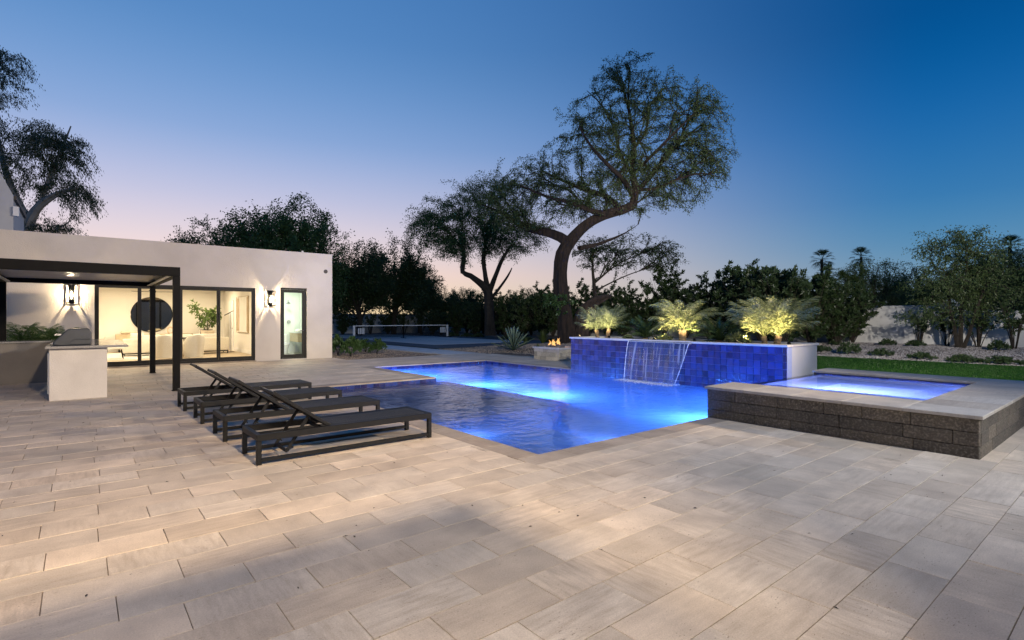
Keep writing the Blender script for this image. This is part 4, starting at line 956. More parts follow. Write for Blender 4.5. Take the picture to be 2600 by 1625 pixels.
# ------------------------------------------------------------------ outdoor kitchen
isl = thing('kitchen_island', (0, 14.4, 0), 'white stucco outdoor kitchen island with speckled granite bar top', 'kitchen island')
m_ = MB(); m_.box(-.42, .42, 12.72, 16.4, -.02, .945); m_.build('base', 'stucco_island', isl, bevel=.012)
m_ = MB(); m_.prism([(-.47, 12.6), (.74, 12.6), (.74, 15.6), (.47, 15.9), (.47, 16.46), (-.47, 16.46)], 'z', .947, .992); m_.build('counter_top', 'granite', isl, bevel=.006)
for y in (14.4, 15.3): m_ = MB(); m_.cbox(-.445, -.421, y - .4, y + .4, .15, .80, .004); m_.build('access_door', 'steel', isl)
m_ = MB(); m_.cbox(-.44, -.421, 12.82, 13.75, .12, .86, .004); m_.build('side_panel', 'white_trim', isl)
bc = thing('back_counter', (-2.3, 16.8, 0), 'low dark stucco counter with thin granite top in the shade of the pergola', 'counter')
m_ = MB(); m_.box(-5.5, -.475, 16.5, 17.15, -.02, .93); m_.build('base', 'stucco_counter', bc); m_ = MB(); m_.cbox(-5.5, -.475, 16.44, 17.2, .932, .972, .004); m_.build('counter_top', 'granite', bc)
gl_ = thing('barbecue_grill', (-.1, 13.35, .993), 'slate grey hooded barbecue grill set on the granite island', 'grill')
m_ = MB(); m_.prism([(-.37, .995), (.19, .995), (.19, 1.22), (.165, 1.29), (.12, 1.305), (-.12, 1.305), (-.17, 1.285), (-.34, 1.09), (-.37, 1.05)], 'y', 12.95, 13.8); m_.build('hood', 'grill_cover', gl_, bevel=.02)
m_ = MB()
for y in (12.93, 13.82): m_.prism([(-.32, 1.02), (-.16, 1.02), (-.06, 1.12), (.17, 1.12), (.17, 1.10), (-.05, 1.10), (-.14, 1.0), (-.32, 1.0)], 'y', y - .012, y + .012)
m_.build('seam_trim', 'grill_cover', gl_, bevel=.004)
m_ = MB(); m_.tube([(-.34, 13.05, 1.19), (-.34, 13.7, 1.19)], .013, 10); m_.box(-.34, -.26, 13.09, 13.11, 1.18, 1.2); m_.box(-.34, -.26, 13.64, 13.66, 1.18, 1.2); m_.build('handle', 'steel', gl_)
for y in (13.1, 13.3, 13.5): m_ = MB(); m_.tube([(-.37, y, 1.025), (-.40, y, 1.025)], .02, 12); m_.build('knob', 'steel', gl_)

# ------------------------------------------------------------------ loungers
def make_lounger():
    t = thing('sun_lounger', (0, 0, 0), 'x', 'sun lounger', 'black sun loungers in a row beside the pool')
    L, W, Hh, s_ = 2.04, .64, .31, .048
    for x in (0, L - s_):
        for y in (0, W - s_): m_ = MB(); m_.cbox(x, x + s_, y, y + s_, 0, Hh - .068, .003); m_.build('leg', 'lounger_metal', t)
    for y in (0, W - s_): m_ = MB(); m_.cbox(0, L, y, y + s_, Hh - .068, Hh, .004); m_.build('side_rail', 'lounger_metal', t)
    for x in (0, L - s_): m_ = MB(); m_.cbox(x + .0006, x + s_ - .0006, s_, W - s_, Hh - .064, Hh - .0008, .003); m_.build('end_rail', 'lounger_metal', t)
    for y in (0.004, W - s_ + .004): m_ = MB(); m_.cbox(s_, L - s_, y, y + .04, .025, .063, .003); m_.build('foot_rail', 'lounger_metal', t)
    m_ = MB(); m_.box(.70, .73, s_, W - s_, Hh - .06, Hh - .03); m_.build('cross_bar', 'lounger_metal', t)
    px = .78
    m_ = MB(); nx_, ny_ = 14, 6; vs = []
    for i in range(nx_ + 1):
        for j in range(ny_ + 1):
            u, v = i / nx_, j / ny_
            vs.append((px + u * (L - s_ - px), s_ + v * (W - 2 * s_), Hh - .004 - .012 * math.sin(math.pi * v) * math.sin(math.pi * min(1, u * 1.4)) ** .5))
    m_.add(vs, [(i * (ny_ + 1) + j, (i + 1) * (ny_ + 1) + j, (i + 1) * (ny_ + 1) + j + 1, i * (ny_ + 1) + j + 1) for i in range(nx_) for j in range(ny_)]); o = m_.build('seat_sling', 'sling', t, smooth=True)
    sm = o.modifiers.new('thick', 'SOLIDIFY'); sm.thickness = .006; sm.offset = -1
    ang = R(35); bl = .735; c_, n_s = math.cos(ang), math.sin(ang)
    P = lambda u, y, o=0: (px - u * c_ - o * n_s * -1 * -1, y, Hh + u * n_s + o * c_ - .012)
    br = MB()
    for y in (s_ + .022, W - s_ - .022): br.bar(P(0, y), P(bl, y), .036, .034, (0, 0, 1))
    br.bar(P(.02, s_ + .03), P(.02, W - s_ - .03), .03, .03); br.bar(P(bl - .02, s_ + .03), P(bl - .02, W - s_ - .03), .03, .03)
    bk_ = br.build('backrest_frame', 'lounger_metal', t, bevel=.003)
    m_ = MB(); vs = []
    for i in range(13):
        for j in range(7):
            u, v = .015 + (bl - .02) * i / 12, j / 6
            sag = -.045 * math.sin(math.pi * v) * (.35 + .65 * (i / 12) ** 3)
            vs.append(P(u, s_ + .03 + v * (W - 2 * s_ - .06), .008 + sag))
    m_.add(vs, [(i * 7 + j, (i + 1) * 7 + j, (i + 1) * 7 + j + 1, i * 7 + j + 1) for i in range(12) for j in range(6)]); o = m_.build('backrest_sling', 'sling', t, smooth=True)
    sm = o.modifiers.new('thick', 'SOLIDIFY'); sm.thickness = .006; sm.offset = -1
    a_ = P(.27, 0)
    for y in (.12, W - .12):
        pr = MB()
        pr.bar((a_[0], y, a_[2] - .02), (.325, y, .075), .012, .034, (1, 0, .6))
        for k_ in (.55, .72, .86): 
            x = a_[0] + (.325 - a_[0]) * k_; z = a_[2] + (.075 - a_[2]) * k_; pr.bar((x, y, z), (x + .035, y, z - .02), .010, .016)
        pr.build('prop', 'lounger_metal', t)
    pr = MB(); pr.bar((.325, .12, .078), (.325, W - .12, .078), .018, .03); pr.build('prop_bar', 'lounger_metal', t)
    return t
l0 = make_lounger()
labs = ['black sling lounger nearest the pool corner, first in the row of four', 'second black sling lounger counting from the pool corner', 'third black sling lounger counting from the pool corner', 'last black sling lounger of the row, nearest the guest house']
for i, (x, y) in enumerate(((1.40, 5.82), (1.355, 7.19), (1.335, 8.60), (1.305, 9.96))):
    o = l0 if i == 0 else copy_tree(l0)
    o.location = (x, y, .002); o['label'] = labs[i]; o.rotation_euler = (0, 0, R((0, .4, -.3, .5)[i]))

# ------------------------------------------------------------------ fire pit
fp = thing('fire_pit', (13.65, 14.0, 0), 'low square fire pit of split-face limestone beside the blue planter', 'fire pit')
m_ = MB(); m_.box(13.05, 14.30, 13.41, 14.62, -.05, .40); m_.build('core', 'soil', fp)
random.seed(5)
zs = [-.02, .13, .28, .405]
block_run('x', 13.0, 13.36, 14.67, -1, zs, fp, 'ledger', (.16, .4), .012, depth=.045, ch=.005); block_run('y', 13.36, 13.05, 14.35, -1, zs, fp, 'ledger', (.16, .4), .012, depth=.045, ch=.005)
for (a, b, c, d) in ((12.96, 14.38, 13.31, 13.6), (12.96, 14.38, 14.42, 14.71), (12.96, 13.25, 13.602, 14.418), (14.09, 14.38, 13.602, 14.418)):
    m_ = MB(); m_.cbox(a, b, c, d, .407, .452, .004); m_.build('cap_stone', 'cap_stone', fp)
iv, if_ = ico()
for i in range(16):
    c_ = np.array((13.67 + random.uniform(-.36, .36), 14.0 + random.uniform(-.36, .36), .44 + random.uniform(0, .05))); s_ = random.uniform(.06, .11)
    V = iv * s_ * rng.uniform(.7, 1.25, (12, 1)) * np.array([1, 1, .75]) + c_
    m_ = MB(); m_.add(V.tolist(), if_); m_.build('lava_rock', 'lava', fp)
fire = thing('fire', (13.65, 14.0, .45), 'small orange flames licking over the lava rocks', 'fire')
for i in range(13):
    x, y = 13.65 + random.uniform(-.25, .25), 14.0 + random.choice((-.32, -.27, .2, .28, .05)) + random.uniform(-.06, .06); h = random.uniform(.14, .34)
    pts = [(x + .03 * math.sin(k * 1.3 + i), y + .03 * math.sin(k * 1.7 + i * 2), .46 + h * k / 7) for k in range(8)]
    m_ = MB(); m_.tube(pts, [h * .17 * s for s in (.5, .95, 1., .82, .6, .4, .2, .03)], 7); m_.build('flame', 'flame', fire, smooth=True)
lamp('POINT', 'fire_glow', (13.65, 14.0, .66), fire, 5, (1., .50, .18), .3)

# ------------------------------------------------------------------ court net
nt = thing('court_net', (18.7, 36, 0), 'portable court net with white top band and white end posts', 'net')
NX0, NX1 = 15.0, 22.7
for x in (NX0, NX1):
    m_ = MB(); m_.box(x - .07, x + .07, 35.96, 36.04, .06, .98); m_.build('post', 'paint_white', nt)
    m_ = MB(); m_.bar((x, 35.4, .06), (x, 36.6, .06), .05, .05); m_.build('foot', 'black_metal', nt)
    sx = 1 if x == NX0 else -1
    m_ = MB(); m_.bar((x, 36, .07), (x + sx * .7, 36, .07), .04, .04); m_.build('base_bar', 'black_metal', nt)
    for k in range(4): m_ = MB(); m_.box(x + sx * (.28 + .13 * k), x + sx * (.28 + .13 * k) + .08, 35.95, 35.98, .38, .80); m_.build('paddle_holder', 'paint_white', nt)
m_ = MB(); m_.box(NX0, NX1, 35.985, 36.015, .93, .985); m_.build('top_band', 'paint_white', nt)
m_ = MB(); m_.quad((NX0, 36, .1), (NX1, 36, .1), (NX1, 36, .93), (NX0, 36, .93)); m_.build('mesh', 'netting', nt)
m_ = MB(); m_.box(18.83, 18.87, 35.97, 36.03, .05, .99); m_.build('centre_post', 'black_metal', nt); m_ = MB(); m_.bar((18.85, 35.6, .035), (18.85, 36.4, .035), .05, .04); m_.build('centre_foot', 'black_metal', nt)

# ------------------------------------------------------------------ main house porch (behind the viewer): it carries the lamps that light the terrace
pc = thing('porch', (-3, -2, 0), 'covered porch of the main house with flat roof, columns and wall lamps', 'porch')
m_ = MB(); m_.box(-9, 1.95, -4.5, .80, 3.0, 3.22); m_.build('roof', 'stucco_white', pc)
m_ = MB(); m_.box(-9, 16, -4.75, -4.5, -.05, 6.2); m_.build('wall', 'stucco', pc)
m_ = MB(); m_.box(-9, 1.95, -4.5, -1.65, 3.22, 6.4); m_.build('upper_wall', 'stucco', pc)
for x in (-6.5, -2.6): m_ = MB(); m_.cbox(x, x + .35, -.3, .05, 0, 2.999, .01); m_.build('column', 'stucco', pc)
def porch_lamp(x, y, z, aim, pw, ang, bl, c, size, label):
    t = thing('porch_lamp', (x, y, z), label, 'lamp', 'flood lamps on the main house')
    d = (Vector(aim) - Vector((x, y, z))).normalized()
    m_ = MB(); p_ = Vector((x, y, z)); m_.tube([p_ - d * .16, p_ - d * .02], [.06, .085], 14); m_.build('housing', 'black_metal', t)
    m_ = MB(); m_.tube([p_ - d * .02, p_ - d * .012], .075, 14); m_.build('lens', 'uplens', t)
    lamp('SPOT', 'porch_lamp_glow', (x, y, z), t, pw, c, size, angle=ang, blend=bl, aim=aim)
PW1 = (1., .75, .49)
porch_lamp(1.5, -1.4, 5.6, (-1.6, 8.5, 0), 4300, R(100), 1., PW1, .22, 'flood lamp high on the main house wall above the porch roof')
porch_lamp(7.8, -4.3, 5.6, (29, 14, 4.5), 17000, R(56), .5, (1., .93, .84), .2, 'added fill lamp at the end of the main house wall, aimed across the lawn')  # unseen fill, added to brighten the boundary wall and the trees there
porch_lamp(1.7, -1.45, 6.0, (19, 27, 2.5), 6500, R(54), .6, (1., .95, .84), .2, 'added fill lamp above the porch roof, aimed at the big mesquite')  # added light that keeps the far foliage from rendering black
porch_lamp(7.6, -4.2, 5.0, (6.6, 10.5, 0), 3000, R(86), .9, (.96, .97, 1.), .3, 'added cool fill lamp on the main house wall beyond the porch')  # added neutral fill lifting the paving on the spa side
porch_lamp(13.8, -4.2, 5.6, (1.5, 18, .8), 9500, R(54), .7, (1., .77, .52), .2, 'narrow flood lamp on the main house wall, aimed at the guest house')
porch_lamp(-1.2, .3, 2.95, (1.2, 3.6, 0), 900, R(150), .7, (1., .84, .68), .25, 'wide fill lamp added under the porch roof beside the viewer')  # soft fill put in to raise the dim strip of paving nearby
porch_lamp(1.6, .3, 2.9, (2.35, 2.0, 0), 190, R(57), .35, (1., .85, .68), .06, 'downlight under the porch roof edge')

# ================================================================== VEGETATION
def at_px(px, d, z=None):
    """world x, y on the ground along the view column px at forward distance d"""
    l_ = (px - 1300) / 1350 * d
    return np.array([d * fX + l_ * fY, d * fY - l_ * fX])
def tubes_np(paths, rads, sides=4):
    """many tubes as quads (N,4,3)"""
    out = []
    for P, r in zip(paths, rads):
        P = np.asarray(P); n = len(P)
        if n < 2: continue
        k = 3 if r[0] < .02 else (sides if r[0] < .12 else 18)
        T = np.gradient(P, axis=0); T /= np.linalg.norm(T, axis=1, keepdims=True) + 1e-9
        ref = np.array([.3, .2, 1.]) if abs(T[:, 2]).mean() < .75 else np.array([1., .3, 0])
        A = np.cross(T, ref); A /= np.linalg.norm(A, axis=1, keepdims=True) + 1e-9; B = np.cross(A, T)
        th = np.arange(k) * 2 * np.pi / k
        rr = r[:, None]
        if r[0] >= .12:                                    # ropy, fluted bark on thick limbs
            rr = r[:, None] * (1 + .16 * np.sin(3 * th[None] + np.arange(n)[:, None] * .22) + .10 * np.sin(5 * th[None] - np.arange(n)[:, None] * .3) + .05 * np.sin(9 * th[None] + np.arange(n)[:, None] * .6))
        V = P[:, None] + rr[..., None] * (np.cos(th)[None, :, None] * A[:, None] + np.sin(th)[None, :, None] * B[:, None])
        W = np.roll(V, -1, 1)
        out.append(np.stack([V[:-1], W[:-1], W[1:], V[1:]], 2).reshape(-1, 4, 3))
    return np.concatenate(out)
def spline(pts, step):
    P = np.array(pts, float); n = len(P); out = []
    for i in range(n - 1):
        p0, p1, p2, p3 = P[max(i - 1, 0)], P[i], P[i + 1], P[min(i + 2, n - 1)]
        k = max(2, int(np.linalg.norm(p2[:3] - p1[:3]) / step))
        for t in np.arange(k) / k:
            out.append(.5 * ((2 * p1) + (-p0 + p2) * t + (2 * p0 - 5 * p1 + 4 * p2 - p3) * t * t + (-p0 + 3 * p1 - 3 * p2 + p3) * t ** 3))
    out.append(P[-1]); return np.array(out)
def leaves_np(C, D, L, W, g):
    """rhombic leaves at C along D"""
    n = len(C); D = D / (np.linalg.norm(D, axis=1, keepdims=True) + 1e-9)
    S = np.cross(D, g.normal(size=(n, 3))); S /= np.linalg.norm(S, axis=1, keepdims=True) + 1e-9
    L = L[:, None]; W = W[:, None]
    return np.stack([C, C + D * L * .5 + S * W, C + D * L, C + D * L * .5 - S * W], 1)
def grow(limbs, tips, seed, leaf_per=60, leafL=(.07, .14), leafW=.30, droop=.3, r_tip=.006, start_frac=.25, step=.45, jitter=.06, up=0.2, spread=.05, shoot=0.):
    """limbs: list of (N,4) x,y,z,r polylines; tips: (M,3). Returns branch quads, leaf quads"""
    g = np.random.default_rng(seed)
    pos = []; ok = []; dirs = []; par = []
    paths = []; rads = []
    limb_ids = []
    for lm, frac in limbs:
        s = spline(lm, .3); T = np.gradient(s[:, :3], axis=0)
        paths.append(s[:, :3]); rads.append(s[:, 3])
        k = int(len(s) * frac)
        for i in range(len(s)):
            pos.append(s[i, :3]); dirs.append(T[i]); ok.append(0. if i >= k else 1e6); par.append(-1)
    nl = len(pos)
    M = len(tips); cap = nl + M * 14
    Pn = np.zeros((cap, 3)); Pn[:nl] = pos; Dn = np.zeros((cap, 3)); Dn[:nl] = dirs; pen = np.zeros(cap); pen[:nl] = ok
    parent = np.full(cap, -1); cnt = np.zeros(cap); n = nl
    base = Pn[:nl][pen[:nl] < 1]
    d0 = np.min(np.linalg.norm(tips[:, None] - base[None], axis=2), axis=1)
    tips = tips[np.argsort(d0)]
    twig = []; LC = []; LD = []
    for tp in tips:
        dv = tp - Pn[:n]; dist = np.linalg.norm(dv, axis=1)
        al = np.einsum('ij,ij->i', dv, Dn[:n]) / (dist * (np.linalg.norm(Dn[:n], axis=1) + 1e-6) + 1e-6)
        cost = dist * (1.35 - .35 * al) + pen[:n] + shoot * np.maximum(0, 1 - dist / max(shoot, 1e-3)) * 1.6
        i = int(np.argmin(cost)); p0 = Pn[i]; dd = dist[i]
        k = int(min(12, max(2, dd / step)))
        dpar = Dn[i] / (np.linalg.norm(Dn[i]) + 1e-6)
        c1 = p0 + dpar * dd * .35 + np.array([0, 0, up * dd * .5])
        t = np.linspace(0, 1, k + 1)[1:, None]
        C = (1 - t) ** 2 * p0 + 2 * (1 - t) * t * c1 + t * t * tp
        C[:, 2] -= droop * dd * .25 * (t[:, 0] ** 3)
        C += g.normal(0, jitter * min(1., dd * .5), C.shape) * (1 - t * .3)
        idx = np.arange(n, n + k); Pn[idx] = C; parent[idx] = np.concatenate([[i], idx[:-1]])
        full = np.vstack([p0, C]); Dn[idx] = np.gradient(full, axis=0)[1:]; n += k
        cnt[idx[-1]] += 1
        twig.append(np.concatenate([[i], idx]))
        m_ = max(4, int(leaf_per * min(1.6, .45 + dd * .5)))
        u = start_frac + (1 - start_frac) * g.random(m_) ** .8
        x = u * k; a = np.clip(x.astype(int), 0, k - 1); fr = (x - a)[:, None]
        c = full[a] * (1 - fr) + full[a + 1] * fr
        LC.append(c + g.normal(0, spread, c.shape)); LD.append(full[a + 1] - full[a])
    for i in range(n - 1, nl - 1, -1):
        if parent[i] >= 0: cnt[parent[i]] += cnt[i]
    rad = r_tip * np.maximum(cnt, 1) ** .47
    for tw in twig:
        r = rad[tw].copy(); r[0] = r[1] if tw[0] >= nl else min(r[1] * 1.15, r[1] + .02)
        paths.append(Pn[tw]); rads.append(r)
    LC = np.vstack(LC); LD = np.vstack(LD); LD /= np.linalg.norm(LD, axis=1, keepdims=True) + 1e-9
    LD = LD * .6 + g.normal(0, .55, LD.shape) + np.array([0, 0, -droop * .8])
    L = g.uniform(leafL[0], leafL[1], len(LC))
    return tubes_np(paths, rads), leaves_np(LC, LD, L, L * leafW, g)
def blob_tips(blobs, n, seed, shell=.55):
    """blobs: (cx,cy,cz,rx,ry,rz,weight)"""
    g = np.random.default_rng(seed); B = np.array(blobs, float); w = B[:, 6] / B[:, 6].sum()
    k = g.choice(len(B), n, p=w); u = g.normal(size=(n, 3)); u /= np.linalg.norm(u, axis=1, keepdims=True)
    r = shell + (1 - shell) * g.random(n) ** .5
    r *= 1 + .10 * np.sin(u[:, 0] * 7 + u[:, 2] * 5) + g.normal(0, .06, n)
    return B[k, :3] + u * r[:, None] * B[k, 3:6]
def tree(name, loc, limbs, tips, seed, label, leaf, bark, cat='tree', group=None, **kw):
    t = thing(name, tuple(loc), label, cat, group)
    br, lf = grow(limbs, tips, seed, **kw)
    npmesh('trunk', br, 4, bark, t, smooth=True); npmesh('crown', lf, 4, leaf, t)
    return t
# local frame of a tree: u along the picture's right, w away from the viewer
Ru = np.array([fY, -fX, 0]); Fw = np.array([fX, fY, 0]); Uz = np.array([0, 0, 1.])
def limb2(pts, d, zc=None):
    """(px, py, depth offset, radius) -> local polyline for a tree standing at distance d"""
    return None

# ---- the big leaning mesquite behind the fire pit
D0 = 26.
b0 = at_px(1432, D0); z0_ = float(ground_h(*b0))
def loc(px, py, dz=0., r=None, D=D0, b=None, zb=None, pxb=1432.):
    """picture position -> offset from the trunk base, dz metres deeper"""
    d = D + dz
    p = at_px(px, d); z = 1.5 + (808 - py) / 1350 * d
    bb = b0 if b is None else b; zz_ = z0_ if zb is None else zb
    o = [p[0] - bb[0], p[1] - bb[1], z - zz_]
    return o + ([r] if r is not None else [])
trunk = [loc(1432, 890, 0, .62), loc(1436, 858, 0, .46), loc(1434, 800, .1, .36), loc(1426, 740, .2, .33), loc(1424, 690, .2, .30), loc(1430, 645, .1, .33), loc(1452, 610, 0, .29), loc(1490, 570, -.3, .24), loc(1535, 545, -.5, .21), loc(1580, 532, -.6, .19), loc(1610, 520, -.6, .16)]
stump = [loc(1468, 888, .1, .58), loc(1474, 845, .2, .44), loc(1482, 800, .2, .36), loc(1500, 772, .1, .25), loc(1530, 756, 0, .17), loc(1552, 752, 0, .06)]
Lm = [(trunk, .78), (stump, .99),
      ([loc(1446, 618, 0, .27), loc(1422, 602, .2, .23), loc(1385, 590, .5, .2), loc(1345, 582, .8, .16), loc(1310, 565, 1., .11), loc(1270, 540, 1.1, .07), loc(1225, 520, 1.1, .03)], .35),
      ([loc(1545, 545, -.5, .16), loc(1500, 535, -1., .12), loc(1450, 515, -1.6, .09), loc(1390, 500, -2., .06), loc(1320, 470, -2.2, .03)], .3),
      ([loc(1575, 530, -.6, .15), loc(1540, 500, 0, .12), loc(1480, 480, .6, .09), loc(1420, 455, 1.2, .06), loc(1370, 430, 1.6, .03)], .3),
      ([loc(1605, 522, -.6, .18), loc(1612, 480, -.6, .16), loc(1606, 430, -.4, .13), loc(1610, 370, 0, .11), loc(1602, 310, .3, .085), loc(1590, 250, .5, .05), loc(1570, 190, .5, .02)], .25),
      ([loc(1608, 500, -.6, .14), loc(1585, 460, -1.4, .11), loc(1545, 420, -2.2, .08), loc(1500, 370, -2.6, .05), loc(1470, 320, -2.8, .025)], .3),
      ([loc(1612, 490, -.5, .14), loc(1650, 450, .2, .11), loc(1690, 400, 1., .085), loc(1740, 350, 1.6, .06), loc(1790, 310, 2., .025)], .3),
      ([loc(1610, 440, -.4, .11), loc(1660, 390, -1.2, .09), loc(1710, 340, -2, .065), loc(1760, 290, -2.4, .03)], .3),
      ([loc(1604, 440, -.4, .10), loc(1575, 390, .3, .08), loc(1560, 330, .9, .06), loc(1530, 270, 1.2, .04), loc(1490, 230, 1.3, .015)], .2),
      ([loc(1612, 480, -.6, .10), loc(1660, 480, -1., .08), loc(1720, 455, -1.4, .06), loc(1780, 440, -1.6, .035), loc(1830, 450, -1.6, .012)], .2),
      ([loc(1608, 380, -.1, .08), loc(1640, 330, .5, .06), loc(1650, 270, .9, .045), loc(1690, 220, 1.1, .02)], .2),
      ([loc(1530, 545, -.5, .10), loc(1480, 520, .4, .08), loc(1440, 480, 1., .06), loc(1380, 470, 1.4, .04), loc(1320, 490, 1.6, .015)], .2),
      ([loc(1470, 630, 0, .12), loc(1510, 622, .6, .09), loc(1550, 608, 1.0, .06), loc(1590, 590, 1.2, .03), loc(1620, 570, 1.3, .012)], .4)]
# the crown is drawn as ellipsoids of twig ends
def bl(px, py, dz, rx, rz, w, ry=None):
    o = loc(px, py, dz); k = (D0 + dz) / 1350
    return o + [rx * k, (ry or rx) * k, rz * k, w]
Bm = [bl(1620, 265, 0, 165, 105, 3.4), bl(1750, 330, .3, 120, 120, 2.2), bl(1700, 430, 0, 150, 90, 2.2), bl(1520, 330, -.3, 120, 85, 1.8), bl(1450, 430, .2, 150, 75, 2.2), bl(1560, 430, 0, 130, 70, 1.6),
      bl(1330, 470, .5, 115, 70, 1.6), bl(1560, 190, .2, 60, 50, .55), bl(1275, 520, 1., 90, 60, 1.0), bl(1815, 400, .2, 65, 80, .9), bl(1640, 500, 0, 130, 55, 1.3), bl(1430, 530, .2, 140, 48, 1.5), bl(1330, 560, .6, 90, 45, .9), bl(1520, 500, -.5, 110, 50, .9), bl(1790, 270, .2, 70, 55, .6), bl(1720, 480, .3, 80, 70, .8)]
tips = blob_tips(Bm, 2700, 3, .1)
o = tree('mesquite_tree', (b0[0], b0[1], z0_), Lm, tips, 3, 'big leaning mesquite with twisted dark trunk behind the fire pit', 'leaf_mesquite', 'bark', leaf_per=56, leafL=(.045, .10), leafW=.25, droop=.7, r_tip=.0075, spread=.07, up=.4, start_frac=.1, shoot=.7)
# small sprout of leaves low on its trunk
sp_ = np.array([loc(1412 + random.gauss(0, 22), 765 + random.gauss(0, 14), -.4) for _ in range(22)])
br, lf = grow([(trunk[1:5], .3)], sp_, 5, leaf_per=60, leafL=(.07, .14), droop=.9); tag(npmesh('trunk_sprout', lf, 4, 'leaf_green', o), kind='stuff')

# ---- second mesquite, left of it and further back
D1 = 40.; b1 = at_px(1243, D1)
def loc1(px, py, dz=0., r=None):
    return loc(px, py, dz, r, D1, b1, 0.)
L1 = [([loc1(1243, 852, 0, .42), loc1(1242, 800, 0, .34), loc1(1240, 745, 0, .30), loc1(1228, 725, -.2, .26), loc1(1195, 700, -.5, .2), loc1(1175, 690, -.6, .17), loc1(1178, 650, -.5, .14), loc1(1165, 600, -.4, .08)], .7),
      ([loc1(1240, 745, 0, .22), loc1(1232, 700, .3, .17), loc1(1228, 650, .5, .13), loc1(1240, 590, .6, .08)], .5), ([loc1(1242, 740, 0, .2), loc1(1258, 700, -.4, .16), loc1(1275, 660, -.8, .12), loc1(1300, 620, -1, .07)], .5),
      ([loc1(1244, 760, 0, .13), loc1(1265, 735, 0, .1), loc1(1290, 700, .4, .07), loc1(1300, 680, .5, .03)], .6)]
def bl1(px, py, dz, rx, rz, w):
    o = loc1(px, py, dz); k = (D1 + dz) / 1350; return o + [rx * k, rx * k, rz * k, w]
B1_ = [bl1(1150, 560, 0, 115, 85, 2.4), bl1(1240, 520, 0, 110, 85, 2.2), bl1(1090, 590, 0, 70, 60, 1.1), bl1(1300, 600, .5, 100, 60, 1.4), bl1(1200, 620, 0, 130, 50, 1.4)]
tree('mesquite_tree', (b1[0], b1[1], 0), L1, blob_tips(B1_, 1300, 8, .2), 8, 'rounder green mesquite with forked trunk beyond the sport court', 'leaf_green', 'bark_dark', leaf_per=62, leafL=(.06, .14), leafW=.25, droop=.8, r_tip=.007, spread=.13, start_frac=.1, shoot=1.0, up=.4)
# ---- thin half-bare tree behind the big mesquite
D2 = 36.; b2 = at_px(1510, D2)
def loc2(px, py, dz=0., r=None): return loc(px, py, dz, r, D2, b2, 0.)
L2 = [([loc2(1510, 845, 0, .16), loc2(1512, 760, 0, .12), loc2(1505, 680, 0, .08), loc2(1508, 620, 0, .03)], .4), ([loc2(1508, 720, 0, .07), loc2(1570, 670, 0, .045), loc2(1640, 640, 0, .02)], .2), ([loc2(1508, 740, 0, .06), loc2(1590, 700, 0, .04), loc2(1680, 670, .5, .015)], .2)]
B2_ = [loc2(1600, 640, 0) + [3.4, 3., 1.6, 2], loc2(1690, 650, 0) + [1.6, 1.6, 1.3, 1], loc2(1510, 640, 0) + [2., 2., 1.3, 1]]
tree('bare_tree', (b2[0], b2[1], 0), L2, blob_tips(B2_, 620, 12, .1), 12, 'thin half-bare tree with fine spreading twigs behind the big mesquite', 'leaf_dark', 'bark_dark', leaf_per=20, leafL=(.07, .15), leafW=.25, r_tip=.008, spread=.06, shoot=.8, droop=.6, up=.4)

# ---- eucalyptus at the left, behind the guest house
D3 = 30.; b3 = at_px(55, D3)
def loc3(px, py, dz=0., r=None): return loc(px, py, dz, r, D3, b3, 0.)
L3 = [([loc3(55, 830, 0, .34), loc3(60, 660, 0, .28), loc3(72, 575, 0, .24), loc3(100, 525, 0, .19), loc3(150, 490, -.3, .13), loc3(195, 478, -.4, .06)], .55), ([loc3(75, 570, 0, .2), loc3(30, 480, .4, .16), loc3(0, 380, .8, .12), loc3(-20, 250, 1., .09), loc3(0, 130, 1., .04)], .35),
      ([loc3(100, 520, 0, .12), loc3(130, 440, .3, .09), loc3(160, 370, .5, .06), loc3(180, 320, .5, .03)], .3), ([loc3(60, 640, 0, .1), loc3(120, 600, 0, .07), loc3(180, 560, 0, .03)], .5)]
def bl3(px, py, dz, rx, rz, w): o = loc3(px, py, dz); k = (D3 + dz) / 1350; return o + [rx * k, rx * k, rz * k, w]
B3_ = [bl3(15, 190, .5, 75, 80, 1.3), bl3(50, 340, .3, 80, 60, 1.1), bl3(130, 370, 0, 85, 55, 1.6), bl3(190, 420, 0, 55, 70, 1.1), bl3(60, 450, .3, 90, 70, 1.3), bl3(215, 510, 0, 50, 38, .7), bl3(150, 575, 0, 60, 28, .5), bl3(60, 560, .3, 50, 50, .6), bl3(-60, 300, .5, 70, 180, 1.2)]
tree('eucalyptus_tree', (b3[0], b3[1], 0), L3, blob_tips(B3_, 1000, 17, .15), 17, 'tall drooping eucalyptus with pale branch rising behind the guest house', 'leaf_euca', 'bark_pale', leaf_per=40, leafL=(.08, .17), leafW=.17, droop=1.7, r_tip=.006, spread=.10, up=.6, start_frac=.1, shoot=.9)

